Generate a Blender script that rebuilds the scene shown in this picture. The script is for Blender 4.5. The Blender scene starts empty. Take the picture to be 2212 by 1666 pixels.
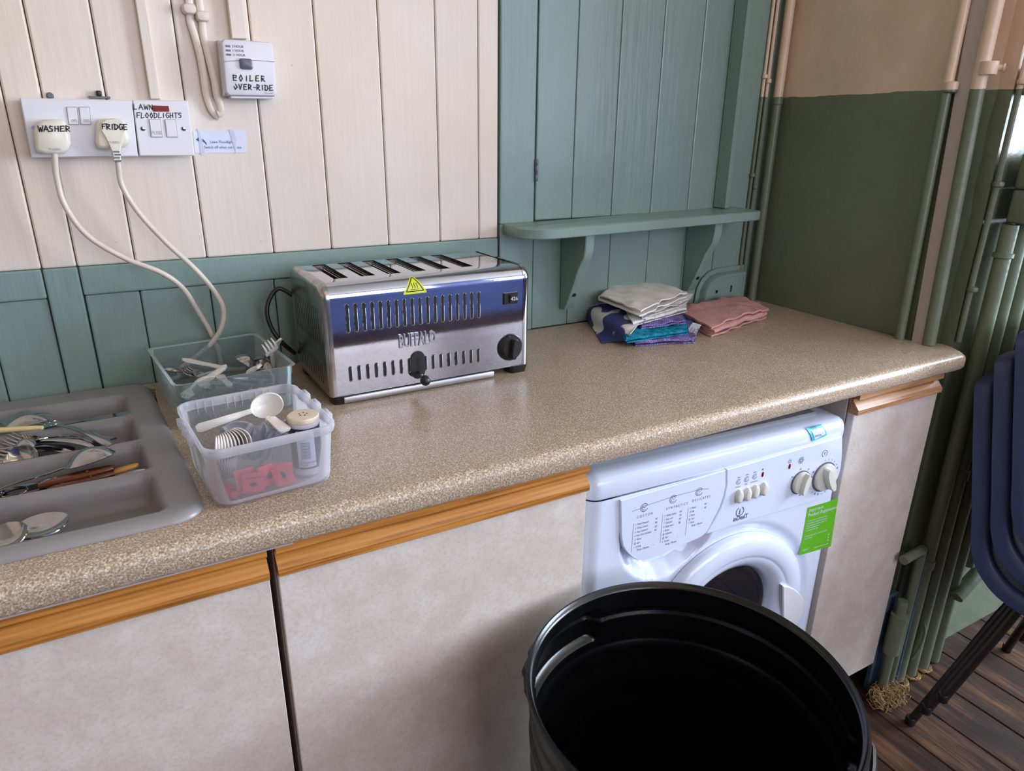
import bpy, bmesh, math, random
from mathutils import Vector, Matrix
PI = math.pi
random.seed(7)
scene = bpy.context.scene
col = scene.collection

# ---------------------------------------------------------------- camera
cd = bpy.data.cameras.new('camera'); cam = bpy.data.objects.new('camera', cd); col.objects.link(cam)
cd.sensor_width = 36.0; cd.sensor_fit = 'HORIZONTAL'; cd.lens = 24.3425; cd.clip_start = 0.02
R0, R1, R2 = [[0.873028, -0.487565, 0.010164], [-0.159629, -0.305399, -0.938749], [0.460805, 0.817931, -0.344452]]
cam.matrix_world = Matrix(((R0[0], -R1[0], -R2[0], 0.0), (R0[1], -R1[1], -R2[1], -1.36841),
                           (R0[2], -R1[2], -R2[2], 1.39250), (0, 0, 0, 1)))
scene.camera = cam

# ---------------------------------------------------------------- world, light, exposure
w = bpy.data.worlds.new('daylight'); scene.world = w; w.use_nodes = True
w.node_tree.nodes['Background'].inputs[0].default_value = (0.62, 0.75, 1.0, 1)
w.node_tree.nodes['Background'].inputs[1].default_value = 1.2
def area(name, loc, target, sx, sy, power, color, spread=PI):
    l = bpy.data.lights.new(name, 'AREA'); l.shape = 'RECTANGLE'; l.size = sx; l.size_y = sy
    l.energy = power; l.color = color; l.spread = spread
    o = bpy.data.objects.new(name, l); col.objects.link(o); o.location = loc
    o.rotation_euler = (Vector(target) - Vector(loc)).to_track_quat('-Z', 'Y').to_euler()
    return o
# daylight through the big window in the wall behind the camera, and through the window in the far right wall
area('daylight_front_window', (1.05, -4.02, 1.85), (1.05, 0, 1.65), 2.2, 1.45, 40, (0.95, 0.90, 0.98))
area('daylight_front_window_narrow', (3.3, -4.02, 1.85), (3.3, 0, 1.65), 1.15, 1.45, 13, (0.78, 0.86, 1.0))
area('daylight_side_window', (4.12, -2.0, 1.75), (0, -1.2, 1.5), 1.65, 1.45, 180, (0.72, 0.84, 1.0))
scene.view_settings.view_transform = 'Standard'; scene.view_settings.look = 'None'
scene.view_settings.gamma = 1.0; scene.view_settings.use_curve_mapping = False
scene.view_settings.exposure = 0.34
scene.cycles.max_bounces = 8; scene.cycles.transparent_max_bounces = 16; scene.cycles.caustics_reflective = False
scene.cycles.caustics_refractive = False; scene.cycles.sample_clamp_indirect = 4.0

# ---------------------------------------------------------------- materials
def srgb(r, g, b):
    f = lambda c: (c / 12.92 if c <= 0.04045 else ((c + 0.055) / 1.055) ** 2.4)
    return (f(r / 255.0), f(g / 255.0), f(b / 255.0), 1.0)
class NT:
    def __init__(s, name):
        s.m = bpy.data.materials.new(name); s.m.use_nodes = True; s.t = s.m.node_tree
        s.b = s.t.nodes['Principled BSDF']; s.out = s.t.nodes['Material Output']
    def n(s, typ, **kw):
        x = s.t.nodes.new(typ)
        for k, v in kw.items(): setattr(x, k, v)
        return x
    def l(s, a, b): s.t.links.new(a, b)
    def coord(s, scale=(1, 1, 1), space='Object'):
        c = s.n('ShaderNodeTexCoord'); m = s.n('ShaderNodeMapping'); m.inputs['Scale'].default_value = scale
        s.l(c.outputs[space], m.inputs['Vector']); return m.outputs[0]
    def noise(s, scale, detail=3, vec=None, rough=0.5):
        x = s.n('ShaderNodeTexNoise'); x.inputs['Scale'].default_value = scale
        x.inputs['Detail'].default_value = detail; x.inputs['Roughness'].default_value = rough
        s.l(vec if vec else s.coord(), x.inputs['Vector']); return x.outputs['Fac']
    def ramp(s, fac, stops, interp='LINEAR'):
        r = s.n('ShaderNodeValToRGB'); r.color_ramp.interpolation = interp
        e = r.color_ramp.elements
        while len(e) < len(stops): e.new(0.5)
        for k, (p, c) in enumerate(stops): e[k].position = p; e[k].color = c
        s.l(fac, r.inputs[0]); return r.outputs[0]
    def math(s, op, a, b=None):
        x = s.n('ShaderNodeMath', operation=op)
        for i, v in enumerate((a, b)):
            if v is None: continue
            if isinstance(v, (int, float)): x.inputs[i].default_value = v
            else: s.l(v, x.inputs[i])
        return x.outputs[0]
    def mix(s, fac, a, b):
        x = s.n('ShaderNodeMix', data_type='RGBA')
        if isinstance(fac, (int, float)): x.inputs[0].default_value = fac
        else: s.l(fac, x.inputs[0])
        for i, v in ((6, a), (7, b)):
            if isinstance(v, tuple): x.inputs[i].default_value = v
            else: s.l(v, x.inputs[i])
        return x.outputs[2]
    def bump(s, h, strength=0.3, dist=0.001):
        x = s.n('ShaderNodeBump'); x.inputs['Strength'].default_value = strength; x.inputs['Distance'].default_value = dist
        s.l(h, x.inputs['Height']); s.l(x.outputs[0], s.b.inputs['Normal'])
    def set(s, base=None, rough=0.5, metal=0.0, spec=0.5, coat=0.0):
        if base is not None:
            if isinstance(base, tuple): s.b.inputs['Base Color'].default_value = base
            else: s.l(base, s.b.inputs['Base Color'])
        s.b.inputs['Roughness'].default_value = rough; s.b.inputs['Metallic'].default_value = metal
        s.b.inputs['Specular IOR Level'].default_value = spec; s.b.inputs['Coat Weight'].default_value = coat
        return s
def plain(name, c, rough=0.45, metal=0.0, spec=0.5, coat=0.0, var=0.06, scale=40, bump=0.0, bscale=300):
    k = NT(name); n = k.noise(scale, 3)
    lo = tuple(min(1, x * (1 - var)) for x in c[:3]) + (1,); hi = tuple(min(1, x * (1 + var)) for x in c[:3]) + (1,)
    k.set(k.ramp(n, [(0.3, lo), (0.7, hi)]), rough, metal, spec, coat)
    if bump: k.bump(k.noise(bscale, 2), bump, 0.001)
    return k.m
M = {}
def paint(name, c, chip=None, rough=0.34, bump=0.35, streak=(60, 60, 4), stain=None):
    k = NT(name); v = k.coord(streak, 'Object'); n = k.noise(1.2, 5, v); big = k.noise(2.5, 3)
    a = tuple(x * 0.92 for x in c[:3]) + (1,); b = tuple(min(1, x * 1.06) for x in c[:3]) + (1,)
    base = k.ramp(big, [(0.3, a), (0.7, b)])
    if stain: base = k.mix(k.ramp(k.noise(3.7, 5), [(0.45, (0, 0, 0, 1)), (0.75, (.45, .45, .45, 1))]), base, stain)
    sp = k.ramp(k.noise(55, 2), [(0.74, (0, 0, 0, 1)), (0.77, (1, 1, 1, 1))])
    k.set(k.mix(sp, base, chip or tuple(x * 0.55 for x in c[:3]) + (1,)), rough)
    h = k.math('ADD', k.math('MULTIPLY', n, 0.6), k.math('MULTIPLY', k.noise(14, 4), 0.8)); k.bump(h, bump, 0.004)
    return k.m
GREEN = srgb(130, 153, 146); CREAM = srgb(224, 213, 200)
M['cream'] = paint('cream_paint', CREAM, srgb(205, 188, 165), 0.42, 0.28, stain=srgb(222, 198, 164))
M['green'] = paint('green_gloss_paint', GREEN, srgb(120, 145, 138), 0.27, 0.4, stain=srgb(128, 146, 132))
def two_tone():
    k = NT('two_tone_wall_paint'); g = k.n('ShaderNodeNewGeometry'); sx = k.n('ShaderNodeSeparateXYZ'); k.l(g.outputs['Position'], sx.inputs[0])
    z = k.math('ADD', sx.outputs[2], k.math('MULTIPLY', k.math('SUBTRACT', k.noise(14, 4), 0.5), 0.012))
    f = k.math('GREATER_THAN', z, 1.482)
    g2 = k.ramp(k.noise(3, 3), [(0.3, srgb(102, 110, 90)), (0.7, srgb(114, 123, 102))])
    c2 = k.ramp(k.noise(4, 5), [(0.35, srgb(214, 186, 158)), (0.6, srgb(226, 200, 174))])
    k.set(k.mix(f, g2, c2), 0.38)
    h = k.math('ADD', k.math('MULTIPLY', k.noise(9, 5), 1.0), k.math('MULTIPLY', k.noise(45, 3), 0.25)); k.bump(h, 0.5, 0.009)
    return k.m
M['two'] = two_tone()
def laminate():
    k = NT('speckled_worktop_laminate')
    a = k.noise(420, 2); b = k.noise(170, 3); c = k.noise(9, 3)
    base = k.ramp(a, [(0.3, srgb(122, 102, 82)), (0.44, srgb(172, 151, 128)), (0.56, srgb(204, 184, 162)), (0.7, srgb(242, 230, 216))])
    base2 = k.mix(k.ramp(b, [(0.4, (0, 0, 0, 1)), (0.62, (0.45, 0.45, 0.45, 1))]), base, srgb(150, 124, 92))
    k.set(k.mix(k.ramp(c, [(0.3, (0, 0, 0, 1)), (0.8, (0.18, 0.18, 0.18, 1))]), base2, srgb(110, 95, 78)), 0.3)
    k.bump(k.noise(500, 2), 0.25, 0.0006); return k.m
M['worktop'] = laminate()
def doorlam():
    k = NT('mottled_beige_door_laminate')
    n = k.noise(14, 6, None, 0.65); f = k.noise(230, 2)
    c = k.ramp(n, [(0.3, srgb(200, 187, 176)), (0.5, srgb(209, 198, 188)), (0.7, srgb(220, 212, 205))])
    k.set(k.mix(k.ramp(f, [(0.45, (0, 0, 0, 1)), (0.7, (0.3, 0.3, 0.3, 1))]), c, srgb(178, 163, 142)), 0.42); k.bump(f, 0.1, 0.0004); return k.m
M['door'] = doorlam()
def wood(name, c1, c2, c3, axis_scale=(3, 60, 60), rough=0.35, rings=3.0):
    k = NT(name); v = k.coord(axis_scale); n = k.noise(1.5, 6, v, 0.6)
    wv = k.n('ShaderNodeTexWave'); wv.inputs['Scale'].default_value = rings; wv.inputs['Distortion'].default_value = 6; wv.inputs['Detail'].default_value = 3
    wv.bands_direction = 'Z'; k.l(k.coord((axis_scale[0] * 0.3, axis_scale[1] * 0.3, axis_scale[2] * 0.3)), wv.inputs['Vector'])
    f = k.math('ADD', k.math('MULTIPLY', n, 0.9), k.math('MULTIPLY', wv.outputs['Fac'], 0.1))
    k.set(k.ramp(f, [(0.35, c1), (0.5, c2), (0.7, c3)]), rough); k.bump(n, 0.15, 0.0006); return k.m
M['oak'] = wood('golden_oak', srgb(134, 84, 36), srgb(184, 120, 52), srgb(206, 144, 74))
M['oak2'] = wood('pale_oak', srgb(140, 92, 58), srgb(184, 134, 92), srgb(206, 162, 122))
M['darkwood'] = wood('dark_brown_wood', srgb(48, 24, 14), srgb(84, 42, 24), srgb(112, 62, 38), (8, 90, 90), 0.25)
def floorwood():
    k = NT('worn_floorboards'); v = k.coord((26, 2.2, 10)); n = k.noise(1.3, 8, v, 0.7); p = k.noise(7, 6)
    c = k.ramp(n, [(0.34, srgb(30, 19, 14)), (0.5, srgb(66, 43, 30)), (0.66, srgb(118, 80, 54))])
    k.set(k.mix(k.ramp(p, [(0.42, (0, 0, 0, 1)), (0.66, (0.85, 0.85, 0.85, 1))]), c, srgb(40, 26, 19)), 0.62, spec=0.3); k.bump(n, 0.6, 0.004); return k.m
M['floor'] = floorwood()
M['white'] = plain('white_enamel', srgb(216, 224, 242), 0.14, coat=0.3, var=0.01, scale=5)
M['whiteplastic'] = plain('white_plastic', srgb(222, 220, 224), 0.3, var=0.02, scale=20)
M['offwhite'] = plain('aged_cream_plastic', srgb(226, 220, 203), 0.35, var=0.05, scale=60)
M['knob'] = plain('ivory_knob_plastic', srgb(216, 214, 204), 0.3, var=0.02)
M['warmwhite'] = plain('glossy_cable_sheath', srgb(216, 205, 190), 0.32, var=0.08, scale=30)
M['black'] = plain('black_plastic', srgb(26, 26, 28), 0.35, var=0.2)
M['binblack'] = plain('black_bin_plastic', srgb(11, 11, 13), 0.24, var=0.35, scale=50, bump=0.12, bscale=500)
M['dark'] = plain('dark_void', srgb(12, 10, 9), 0.8, var=0.1)
M['ink'] = plain('black_marker_ink', srgb(32, 30, 40), 0.5, var=0.1)
M['print'] = plain('grey_blue_print', srgb(72, 84, 118), 0.5, var=0.1)
M['blueink'] = plain('blue_print', srgb(48, 70, 130), 0.5, var=0.1)
M['paper'] = plain('paper_white', srgb(214, 218, 236), 0.4, var=0.02)
M['green_sticker'] = plain('bright_green_sticker', srgb(96, 176, 28), 0.35, var=0.04, scale=10)
M['aqua'] = plain('turquoise_sticker', srgb(70, 190, 204), 0.35, var=0.05)
M['yellow'] = plain('yellow_sticker', srgb(206, 214, 40), 0.35, var=0.03)
M['red_lens'] = plain('red_lens', srgb(122, 6, 10), 0.3, 0.0, 0.2, var=0.1)
M['redpaper'] = plain('red_paper', srgb(232, 52, 74), 0.4, var=0.1)
M['pinkpaper'] = plain('pink_red_paper', srgb(240, 92, 110), 0.4, var=0.1)
M['grey'] = plain('mid_grey_plastic', srgb(96, 100, 108), 0.35, var=0.05)
M['tray'] = plain('warm_grey_tray_plastic', srgb(138, 134, 134), 0.33, var=0.04, scale=12, bump=0.05, bscale=200)
M['saltlabel'] = plain('navy_label', srgb(34, 42, 66), 0.4)
M['beige'] = plain('beige_shaker_lid', srgb(222, 206, 184), 0.4, var=0.08, scale=120)
M['ivory'] = plain('yellowed_ivory_handle', srgb(226, 208, 150), 0.25, var=0.06)
M['tan'] = plain('tan_handle', srgb(196, 142, 68), 0.3, var=0.1)
M['brass'] = plain('brass_rivet', srgb(190, 160, 90), 0.25, 1.0)
M['navy'] = plain('navy_polypropylene', srgb(50, 58, 94), 0.42, var=0.06, scale=30, bump=0.25, bscale=900)
M['legs'] = plain('brown_black_tube_enamel', srgb(38, 28, 26), 0.35, var=0.35, scale=30)
M['bluewall'] = plain('flaking_blue_paint', srgb(66, 88, 108), 0.55, var=0.35, scale=25)
M['hessian'] = plain('frayed_insulation', srgb(172, 140, 96), 0.9, var=0.35, scale=120)
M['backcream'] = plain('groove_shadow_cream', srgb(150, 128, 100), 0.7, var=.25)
M['backgreen'] = plain('groove_shadow_green', srgb(70, 92, 88), 0.6, var=.25)  # darker green backing paints in the shade between the green boards
M['frontwall'] = plain('blue_gloss_paint', srgb(96, 112, 170), 0.35, var=.1, scale=4)
M['stripgrey'] = plain('grey_white_edging', srgb(176, 170, 170), 0.4)
M['ceiling'] = plain('ceiling_white', srgb(222, 216, 204), 0.7, var=0.03)
def steel(name, c, rough, aniso=False, dirt=0.0):
    k = NT(name); n = k.noise(6, 5); s2 = k.noise(160, 3)
    k.set(k.mix(k.ramp(k.noise(30, 5), [(0.5, (0, 0, 0, 1)), (0.75, (dirt, dirt, dirt, 1))]), c, srgb(120, 90, 62)), rough, 1.0)
    r = k.n('ShaderNodeMapRange'); k.l(n, r.inputs[0]); r.inputs[3].default_value = rough * 0.7; r.inputs[4].default_value = rough * 1.5
    k.l(r.outputs[0], k.b.inputs['Roughness']); k.bump(s2, 0.04, 0.0004); return k.m
M['steel'] = steel('polished_stainless_steel', srgb(196, 198, 208), 0.055, dirt=0.12)
M['steel_dirty'] = steel('stained_stainless_steel', srgb(178, 174, 170), 0.22, dirt=0.6)
M['cutlery'] = steel('cutlery_steel', srgb(178, 176, 176), 0.10, dirt=0.35)
M['chrome'] = steel('bright_metal', srgb(210, 210, 212), 0.12)
M['brushed'] = steel('brushed_aluminium', srgb(190, 190, 194), 0.3, dirt=0.15)
def clear(name, tint, alpha, rough=0.06, sub=0.0):
    """thin-walled plastic: see-through with a fresnel gloss and a little white body"""
    k = NT(name); t = k.n('ShaderNodeBsdfTransparent'); t.inputs[0].default_value = (tint[0], tint[1], tint[2], 1)
    k.set(tint, rough); n = k.noise(18, 4)
    f = k.n('ShaderNodeFresnel'); f.inputs['IOR'].default_value = 1.45
    v = k.math('ADD', k.math('MULTIPLY', f.outputs[0], 1.0), k.math('MULTIPLY', k.math('ADD', n, 0.5), alpha))
    v = k.math('MINIMUM', v, 0.97)
    mx = k.n('ShaderNodeMixShader'); k.l(v, mx.inputs[0]); k.l(t.outputs[0], mx.inputs[1])
    if sub:
        tl = k.n('ShaderNodeBsdfTranslucent'); tl.inputs[0].default_value = tint
        m2 = k.n('ShaderNodeMixShader'); m2.inputs[0].default_value = sub; k.l(k.b.outputs[0], m2.inputs[1]); k.l(tl.outputs[0], m2.inputs[2])
        k.l(m2.outputs[0], mx.inputs[2])
    else: k.l(k.b.outputs[0], mx.inputs[2])
    k.l(mx.outputs[0], k.out.inputs[0]); return k.m
M['clear'] = clear('clear_ribbed_plastic', srgb(226, 234, 234), 0.07, 0.05)
M['clearcup'] = clear('clear_cutlery_plastic', srgb(232, 236, 240), 0.2, 0.05)
M['frost'] = clear('frosted_polypropylene', srgb(238, 238, 240), 0.12, 0.3, 0.5)
M['frostrim'] = clear('frosted_rim', srgb(236, 236, 241), 0.42, 0.25, 0.5)
def glass_dark():
    k = NT('dark_door_glass'); k.set(k.ramp(k.noise(9, 3), [(0.35, srgb(16, 17, 24)), (0.55, srgb(36, 26, 34)), (0.72, srgb(96, 44, 40))]), 0.06); return k.m
M['glass'] = glass_dark()
def check(name, c1, c2, c3, scale=70, rot=0.0):
    k = NT(name); v = k.coord((1, 1, 1)); ck = k.n('ShaderNodeTexChecker'); ck.inputs['Scale'].default_value = scale
    ck.inputs[1].default_value = c1; ck.inputs[2].default_value = c2; k.l(v, ck.inputs[0])
    n = k.noise(60, 3); k.set(k.mix(k.ramp(n, [(0.45, (0, 0, 0, 1)), (0.6, (0.8, 0.8, 0.8, 1))]), ck.outputs[0], c3), 0.9, spec=0.1)
    k.bump(k.noise(700, 2), 0.5, 0.001); return k.m
M['teal'] = check('teal_terry_cloth', srgb(20, 120, 150), srgb(50, 160, 188), srgb(14, 84, 112), 330)
M['purple'] = check('purple_check_cloth', srgb(92, 92, 168), srgb(158, 146, 196), srgb(112, 84, 124), 300)
M['pink'] = plain('pink_towelling', srgb(208, 158, 152), 0.95, spec=0.05, var=0.12, scale=160, bump=0.8, bscale=600)
M['whitecloth'] = plain('white_cotton', srgb(238, 230, 222), 0.9, spec=0.1, var=0.03, scale=30, bump=0.3, bscale=800)
def bluecloth():
    k = NT('white_cotton_with_navy_print'); n = k.noise(11, 1)
    f = k.ramp(n, [(0.42, (0, 0, 0, 1)), (0.43, (1, 1, 1, 1)), (0.60, (1, 1, 1, 1)), (0.61, (0, 0, 0, 1))])
    k.set(k.mix(f, srgb(222, 218, 216), srgb(72, 80, 134)), 0.9, spec=0.1); k.bump(k.noise(800, 2), 0.3, 0.001); return k.m
M['bluecloth'] = bluecloth()
def linecloth():
    k = NT('white_cotton_with_fine_grid'); g = k.n('ShaderNodeTexBrick'); g.offset = 0.0
    g.inputs['Color1'].default_value = srgb(224, 220, 220); g.inputs['Color2'].default_value = srgb(220, 214, 210); g.inputs['Mortar'].default_value = srgb(62, 66, 92)
    g.inputs['Scale'].default_value = 22; g.inputs['Mortar Size'].default_value = 0.012; g.inputs['Brick Width'].default_value = 0.9; g.inputs['Row Height'].default_value = 0.9
    k.l(k.coord(), g.inputs['Vector']); k.set(g.outputs['Color'], 0.9, spec=0.1); k.bump(k.noise(800, 2), 0.3, 0.001); return k.m
M['linecloth'] = linecloth()

# ---------------------------------------------------------------- mesh helpers
def BM(): return bmesh.new()
def add_box(bm, lo, hi, bev=0.0, seg=2, mat=None):
    r = bmesh.ops.create_cube(bm, size=1.0); vs = r['verts']
    c = [(lo[i] + hi[i]) / 2 for i in range(3)]; s = [abs(hi[i] - lo[i]) for i in range(3)]
    for v in vs: v.co = Vector((c[0] + v.co.x * s[0], c[1] + v.co.y * s[1], c[2] + v.co.z * s[2]))
    if bev > 0:
        es = list({e for v in vs for e in v.link_edges})
        bev = min(bev, min(s) * 0.45)
        r2 = bmesh.ops.bevel(bm, geom=es, offset=bev, segments=seg, affect='EDGES', profile=0.5)
        vs = list({v for f in r2['faces'] for v in f.verts} | {v for v in vs if v.is_valid})
    if mat is not None:
        for v in vs: v.co = mat @ v.co
    return bm
def add_loft(bm, rings, cap0=True, cap1=True, closed=True):
    vr = [[bm.verts.new(p) for p in r] for r in rings]; n = len(vr[0])
    for a, b in zip(vr, vr[1:]):
        for i in range(n if closed else n - 1):
            j = (i + 1) % n
            try: bm.faces.new((a[i], a[j], b[j], b[i]))
            except ValueError: pass
    if cap0: bm.faces.new(vr[0][::-1])
    if cap1: bm.faces.new(vr[-1])
    return bm
def add_lathe(bm, prof, seg=32, center=(0, 0, 0), mat=None, cap0=True, cap1=True):
    rings = []
    for r, z in prof:
        ring = [Vector((r * math.cos(2 * PI * k / seg), r * math.sin(2 * PI * k / seg), z)) for k in range(seg)]
        rings.append([(mat @ p if mat is not None else p) + Vector(center) for p in ring])
    return add_loft(bm, rings, cap0, cap1)
def smooth_path(pts, n=8):
    pts = [Vector(p) for p in pts]
    if len(pts) < 3: return pts
    out = []
    for i in range(len(pts) - 1):
        p0 = pts[max(i - 1, 0)]; p1 = pts[i]; p2 = pts[i + 1]; p3 = pts[min(i + 2, len(pts) - 1)]
        for k in range(n):
            t = k / n
            out.append(0.5 * ((2 * p1) + (p2 - p0) * t + (2 * p0 - 5 * p1 + 4 * p2 - p3) * t * t + (3 * p1 - p0 - 3 * p2 + p3) * t ** 3))
    out.append(pts[-1]); return out
def add_tube(bm, pts, r, seg=10, smooth=0, flat=1.0, up=None):
    pts = smooth_path(pts, smooth) if smooth else [Vector(p) for p in pts]
    rr = r if isinstance(r, (list, tuple)) else [r] * len(pts)
    if len(rr) != len(pts): rr = [rr[min(len(rr) - 1, int(i * len(rr) / len(pts)))] for i in range(len(pts))]
    rings = []; nrm = None
    for i, p in enumerate(pts):
        t = (pts[min(i + 1, len(pts) - 1)] - pts[max(i - 1, 0)])
        t = t.normalized() if t.length > 1e-9 else Vector((0, 0, 1))
        if nrm is None:
            a = Vector(up) if up else (Vector((0, 0, 1)) if abs(t.z) < 0.9 else Vector((0, 1, 0)))
            nrm = (a - t * a.dot(t)).normalized()
        else:
            nrm = nrm - t * nrm.dot(t)
            nrm = nrm.normalized() if nrm.length > 1e-6 else t.orthogonal().normalized()
        b = t.cross(nrm)
        rings.append([p + (nrm * math.cos(2 * PI * k / seg) * flat + b * math.sin(2 * PI * k / seg)) * rr[i] for k in range(seg)])
    return add_loft(bm, rings)
def add_prism(bm, outline, d0, d1, fr, bev=0.0):
    """outline of (u, v) extruded from d0 to d1; fr(u, v, d) gives the point"""
    if bev:
        ins = offset_poly(outline, bev)
        sgn = 1 if d1 > d0 else -1
        rings = [[fr(u, v, d0) for u, v in outline], [fr(u, v, d1 - sgn * bev) for u, v in outline], [fr(u, v, d1) for u, v in ins]]
    else: rings = [[fr(u, v, d0) for u, v in outline], [fr(u, v, d1) for u, v in outline]]
    return add_loft(bm, rings)
def area2(p): return sum(p[i][0] * p[(i + 1) % len(p)][1] - p[(i + 1) % len(p)][0] * p[i][1] for i in range(len(p))) / 2
def offset_poly(p, d):
    s = 1 if area2(p) > 0 else -1; n = len(p); out = []
    for i in range(n):
        a, b, c = Vector(p[i - 1]), Vector(p[i]), Vector(p[(i + 1) % n])
        e1 = (b - a); e2 = (c - b)
        if e1.length < 1e-9 or e2.length < 1e-9: out.append(tuple(b)); continue
        n1 = Vector((-e1.y, e1.x)).normalized() * s; n2 = Vector((-e2.y, e2.x)).normalized() * s
        m = n1 + n2; m = m / max(m.length_squared, 0.5) * 2 * 1.0
        out.append((b.x + m.x * d, b.y + m.y * d))
    return out
def rrect(w, d, r, n=6, cx=0.0, cy=0.0):
    out = []
    for sx, sy, a0 in ((1, 1, 0), (-1, 1, 90), (-1, -1, 180), (1, -1, 270)):
        for k in range(n + 1):
            a = math.radians(a0 + 90 * k / n)
            out.append((cx + sx * (w / 2 - r) + r * math.cos(a), cy + sy * (d / 2 - r) + r * math.sin(a)))
    return out
def add_grid(bm, nu, nv, fn):
    g = [[bm.verts.new(fn(i / nu, j / nv)) for j in range(nv + 1)] for i in range(nu + 1)]
    for i in range(nu):
        for j in range(nv): bm.faces.new((g[i][j], g[i + 1][j], g[i + 1][j + 1], g[i][j + 1]))
    return bm
def add_sheet(bm, nu, nv, fn, th):
    """a sheet with thickness: fn(u, v) -> point, thickness th along the local normal"""
    P = [[Vector(fn(i / nu, j / nv)) for j in range(nv + 1)] for i in range(nu + 1)]
    def nr(i, j):
        a = P[min(i + 1, nu)][j] - P[max(i - 1, 0)][j]; b = P[i][min(j + 1, nv)] - P[i][max(j - 1, 0)]
        c = a.cross(b); return c.normalized() if c.length > 1e-12 else Vector((0, 0, 1))
    A = [[bm.verts.new(P[i][j] + nr(i, j) * th / 2) for j in range(nv + 1)] for i in range(nu + 1)]
    B = [[bm.verts.new(P[i][j] - nr(i, j) * th / 2) for j in range(nv + 1)] for i in range(nu + 1)]
    for i in range(nu):
        for j in range(nv):
            bm.faces.new((A[i][j], A[i + 1][j], A[i + 1][j + 1], A[i][j + 1]))
            bm.faces.new((B[i][j], B[i][j + 1], B[i + 1][j + 1], B[i + 1][j]))
    for i in range(nu):
        bm.faces.new((A[i][0], B[i][0], B[i + 1][0], A[i + 1][0])); bm.faces.new((A[i][nv], A[i + 1][nv], B[i + 1][nv], B[i][nv]))
    for j in range(nv):
        bm.faces.new((A[0][j], A[0][j + 1], B[0][j + 1], B[0][j])); bm.faces.new((A[nu][j], B[nu][j], B[nu][j + 1], A[nu][j + 1]))
    return bm
def obj(name, bm, mat, parent=None, smooth=True, angle=35, recenter=True, label=None):
    bmesh.ops.recalc_face_normals(bm, faces=bm.faces)
    me = bpy.data.meshes.new(name); bm.to_mesh(me); bm.free()
    if isinstance(mat, str): mat = M[mat]
    me.materials.append(mat)
    o = bpy.data.objects.new(name, me); col.objects.link(o)
    if smooth:
        for p in me.polygons: p.use_smooth = True
        me.set_sharp_from_angle(angle=math.radians(angle))
    if parent is not None: o.parent = parent
    elif recenter and len(me.vertices):
        xs = [v.co for v in me.vertices]
        c = Vector(((min(p.x for p in xs) + max(p.x for p in xs)) / 2, (min(p.y for p in xs) + max(p.y for p in xs)) / 2, min(p.z for p in xs)))
        me.transform(Matrix.Translation(-c)); o.location = c
    if label: o['label'] = label
    return o
def tag(o, label, cat, group=None):
    o['label'] = label; o['category'] = cat
    if group: o['group'] = group
    return o
def thing(name, label, cat, loc=(0, 0, 0), rotz=0.0, group=None, rot=None):
    o = bpy.data.objects.new(name, None); col.objects.link(o); o.location = loc
    o.rotation_euler = rot if rot else (0, 0, rotz); o.empty_display_size = 0.05
    return tag(o, label, cat, group)
def struct(name, bm, mat, **kw):
    o = obj(name, bm, mat, **kw); o['kind'] = 'structure'; return o
def copy_tree(o, parent=None):
    c = o.copy(); col.objects.link(c)
    if parent: c.parent = parent
    for ch in list(o.children): copy_tree(ch, c)
    return c
def V2(a, b, t): return (a[0] + (b[0] - a[0]) * t, a[1] + (b[1] - a[1]) * t)
def ssm(a, b, x):
    t = max(0.0, min(1.0, (x - a) / (b - a))); return t * t * (3 - 2 * t)
def frame(o, ex, ez, ey=None):
    o, ex, ez = Vector(o), Vector(ex).normalized(), Vector(ez).normalized(); ey = ez.cross(ex)
    return lambda u, v, d=0.0: o + ex * u + ez * v - ey * d      # d > 0 comes out towards the viewer side (-Y when ex=X, ez=Z)
_fc = bpy.data.curves.new('tmp_text', 'FONT')
_fo = bpy.data.objects.new('tmp_text', _fc)
def add_text(bm, s, u, v, size, fr, d=0.0004, align='LEFT', rot=0.0, bold=0.0, sx=1.0, spacing=1.0, ext=0.0):
    _fc.body = s; _fc.size = size; _fc.align_x = align; _fc.extrude = ext; _fc.offset = bold * size; _fc.resolution_u = 2; _fc.space_character = spacing
    if _fo.name not in col.objects: col.objects.link(_fo)
    bpy.context.view_layer.update()
    me = bpy.data.meshes.new_from_object(_fo.evaluated_get(bpy.context.evaluated_depsgraph_get()))
    vs = [bm.verts.new(fr(u + sx * (p.co.x * math.cos(rot) - p.co.y * math.sin(rot)), v + p.co.x * math.sin(rot) + p.co.y * math.cos(rot), d + p.co.z + ext)) for p in me.vertices]
    for p in me.polygons:
        try: bm.faces.new([vs[i] for i in p.vertices])
        except ValueError: pass
    bpy.data.meshes.remove(me)
    return bm
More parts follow.
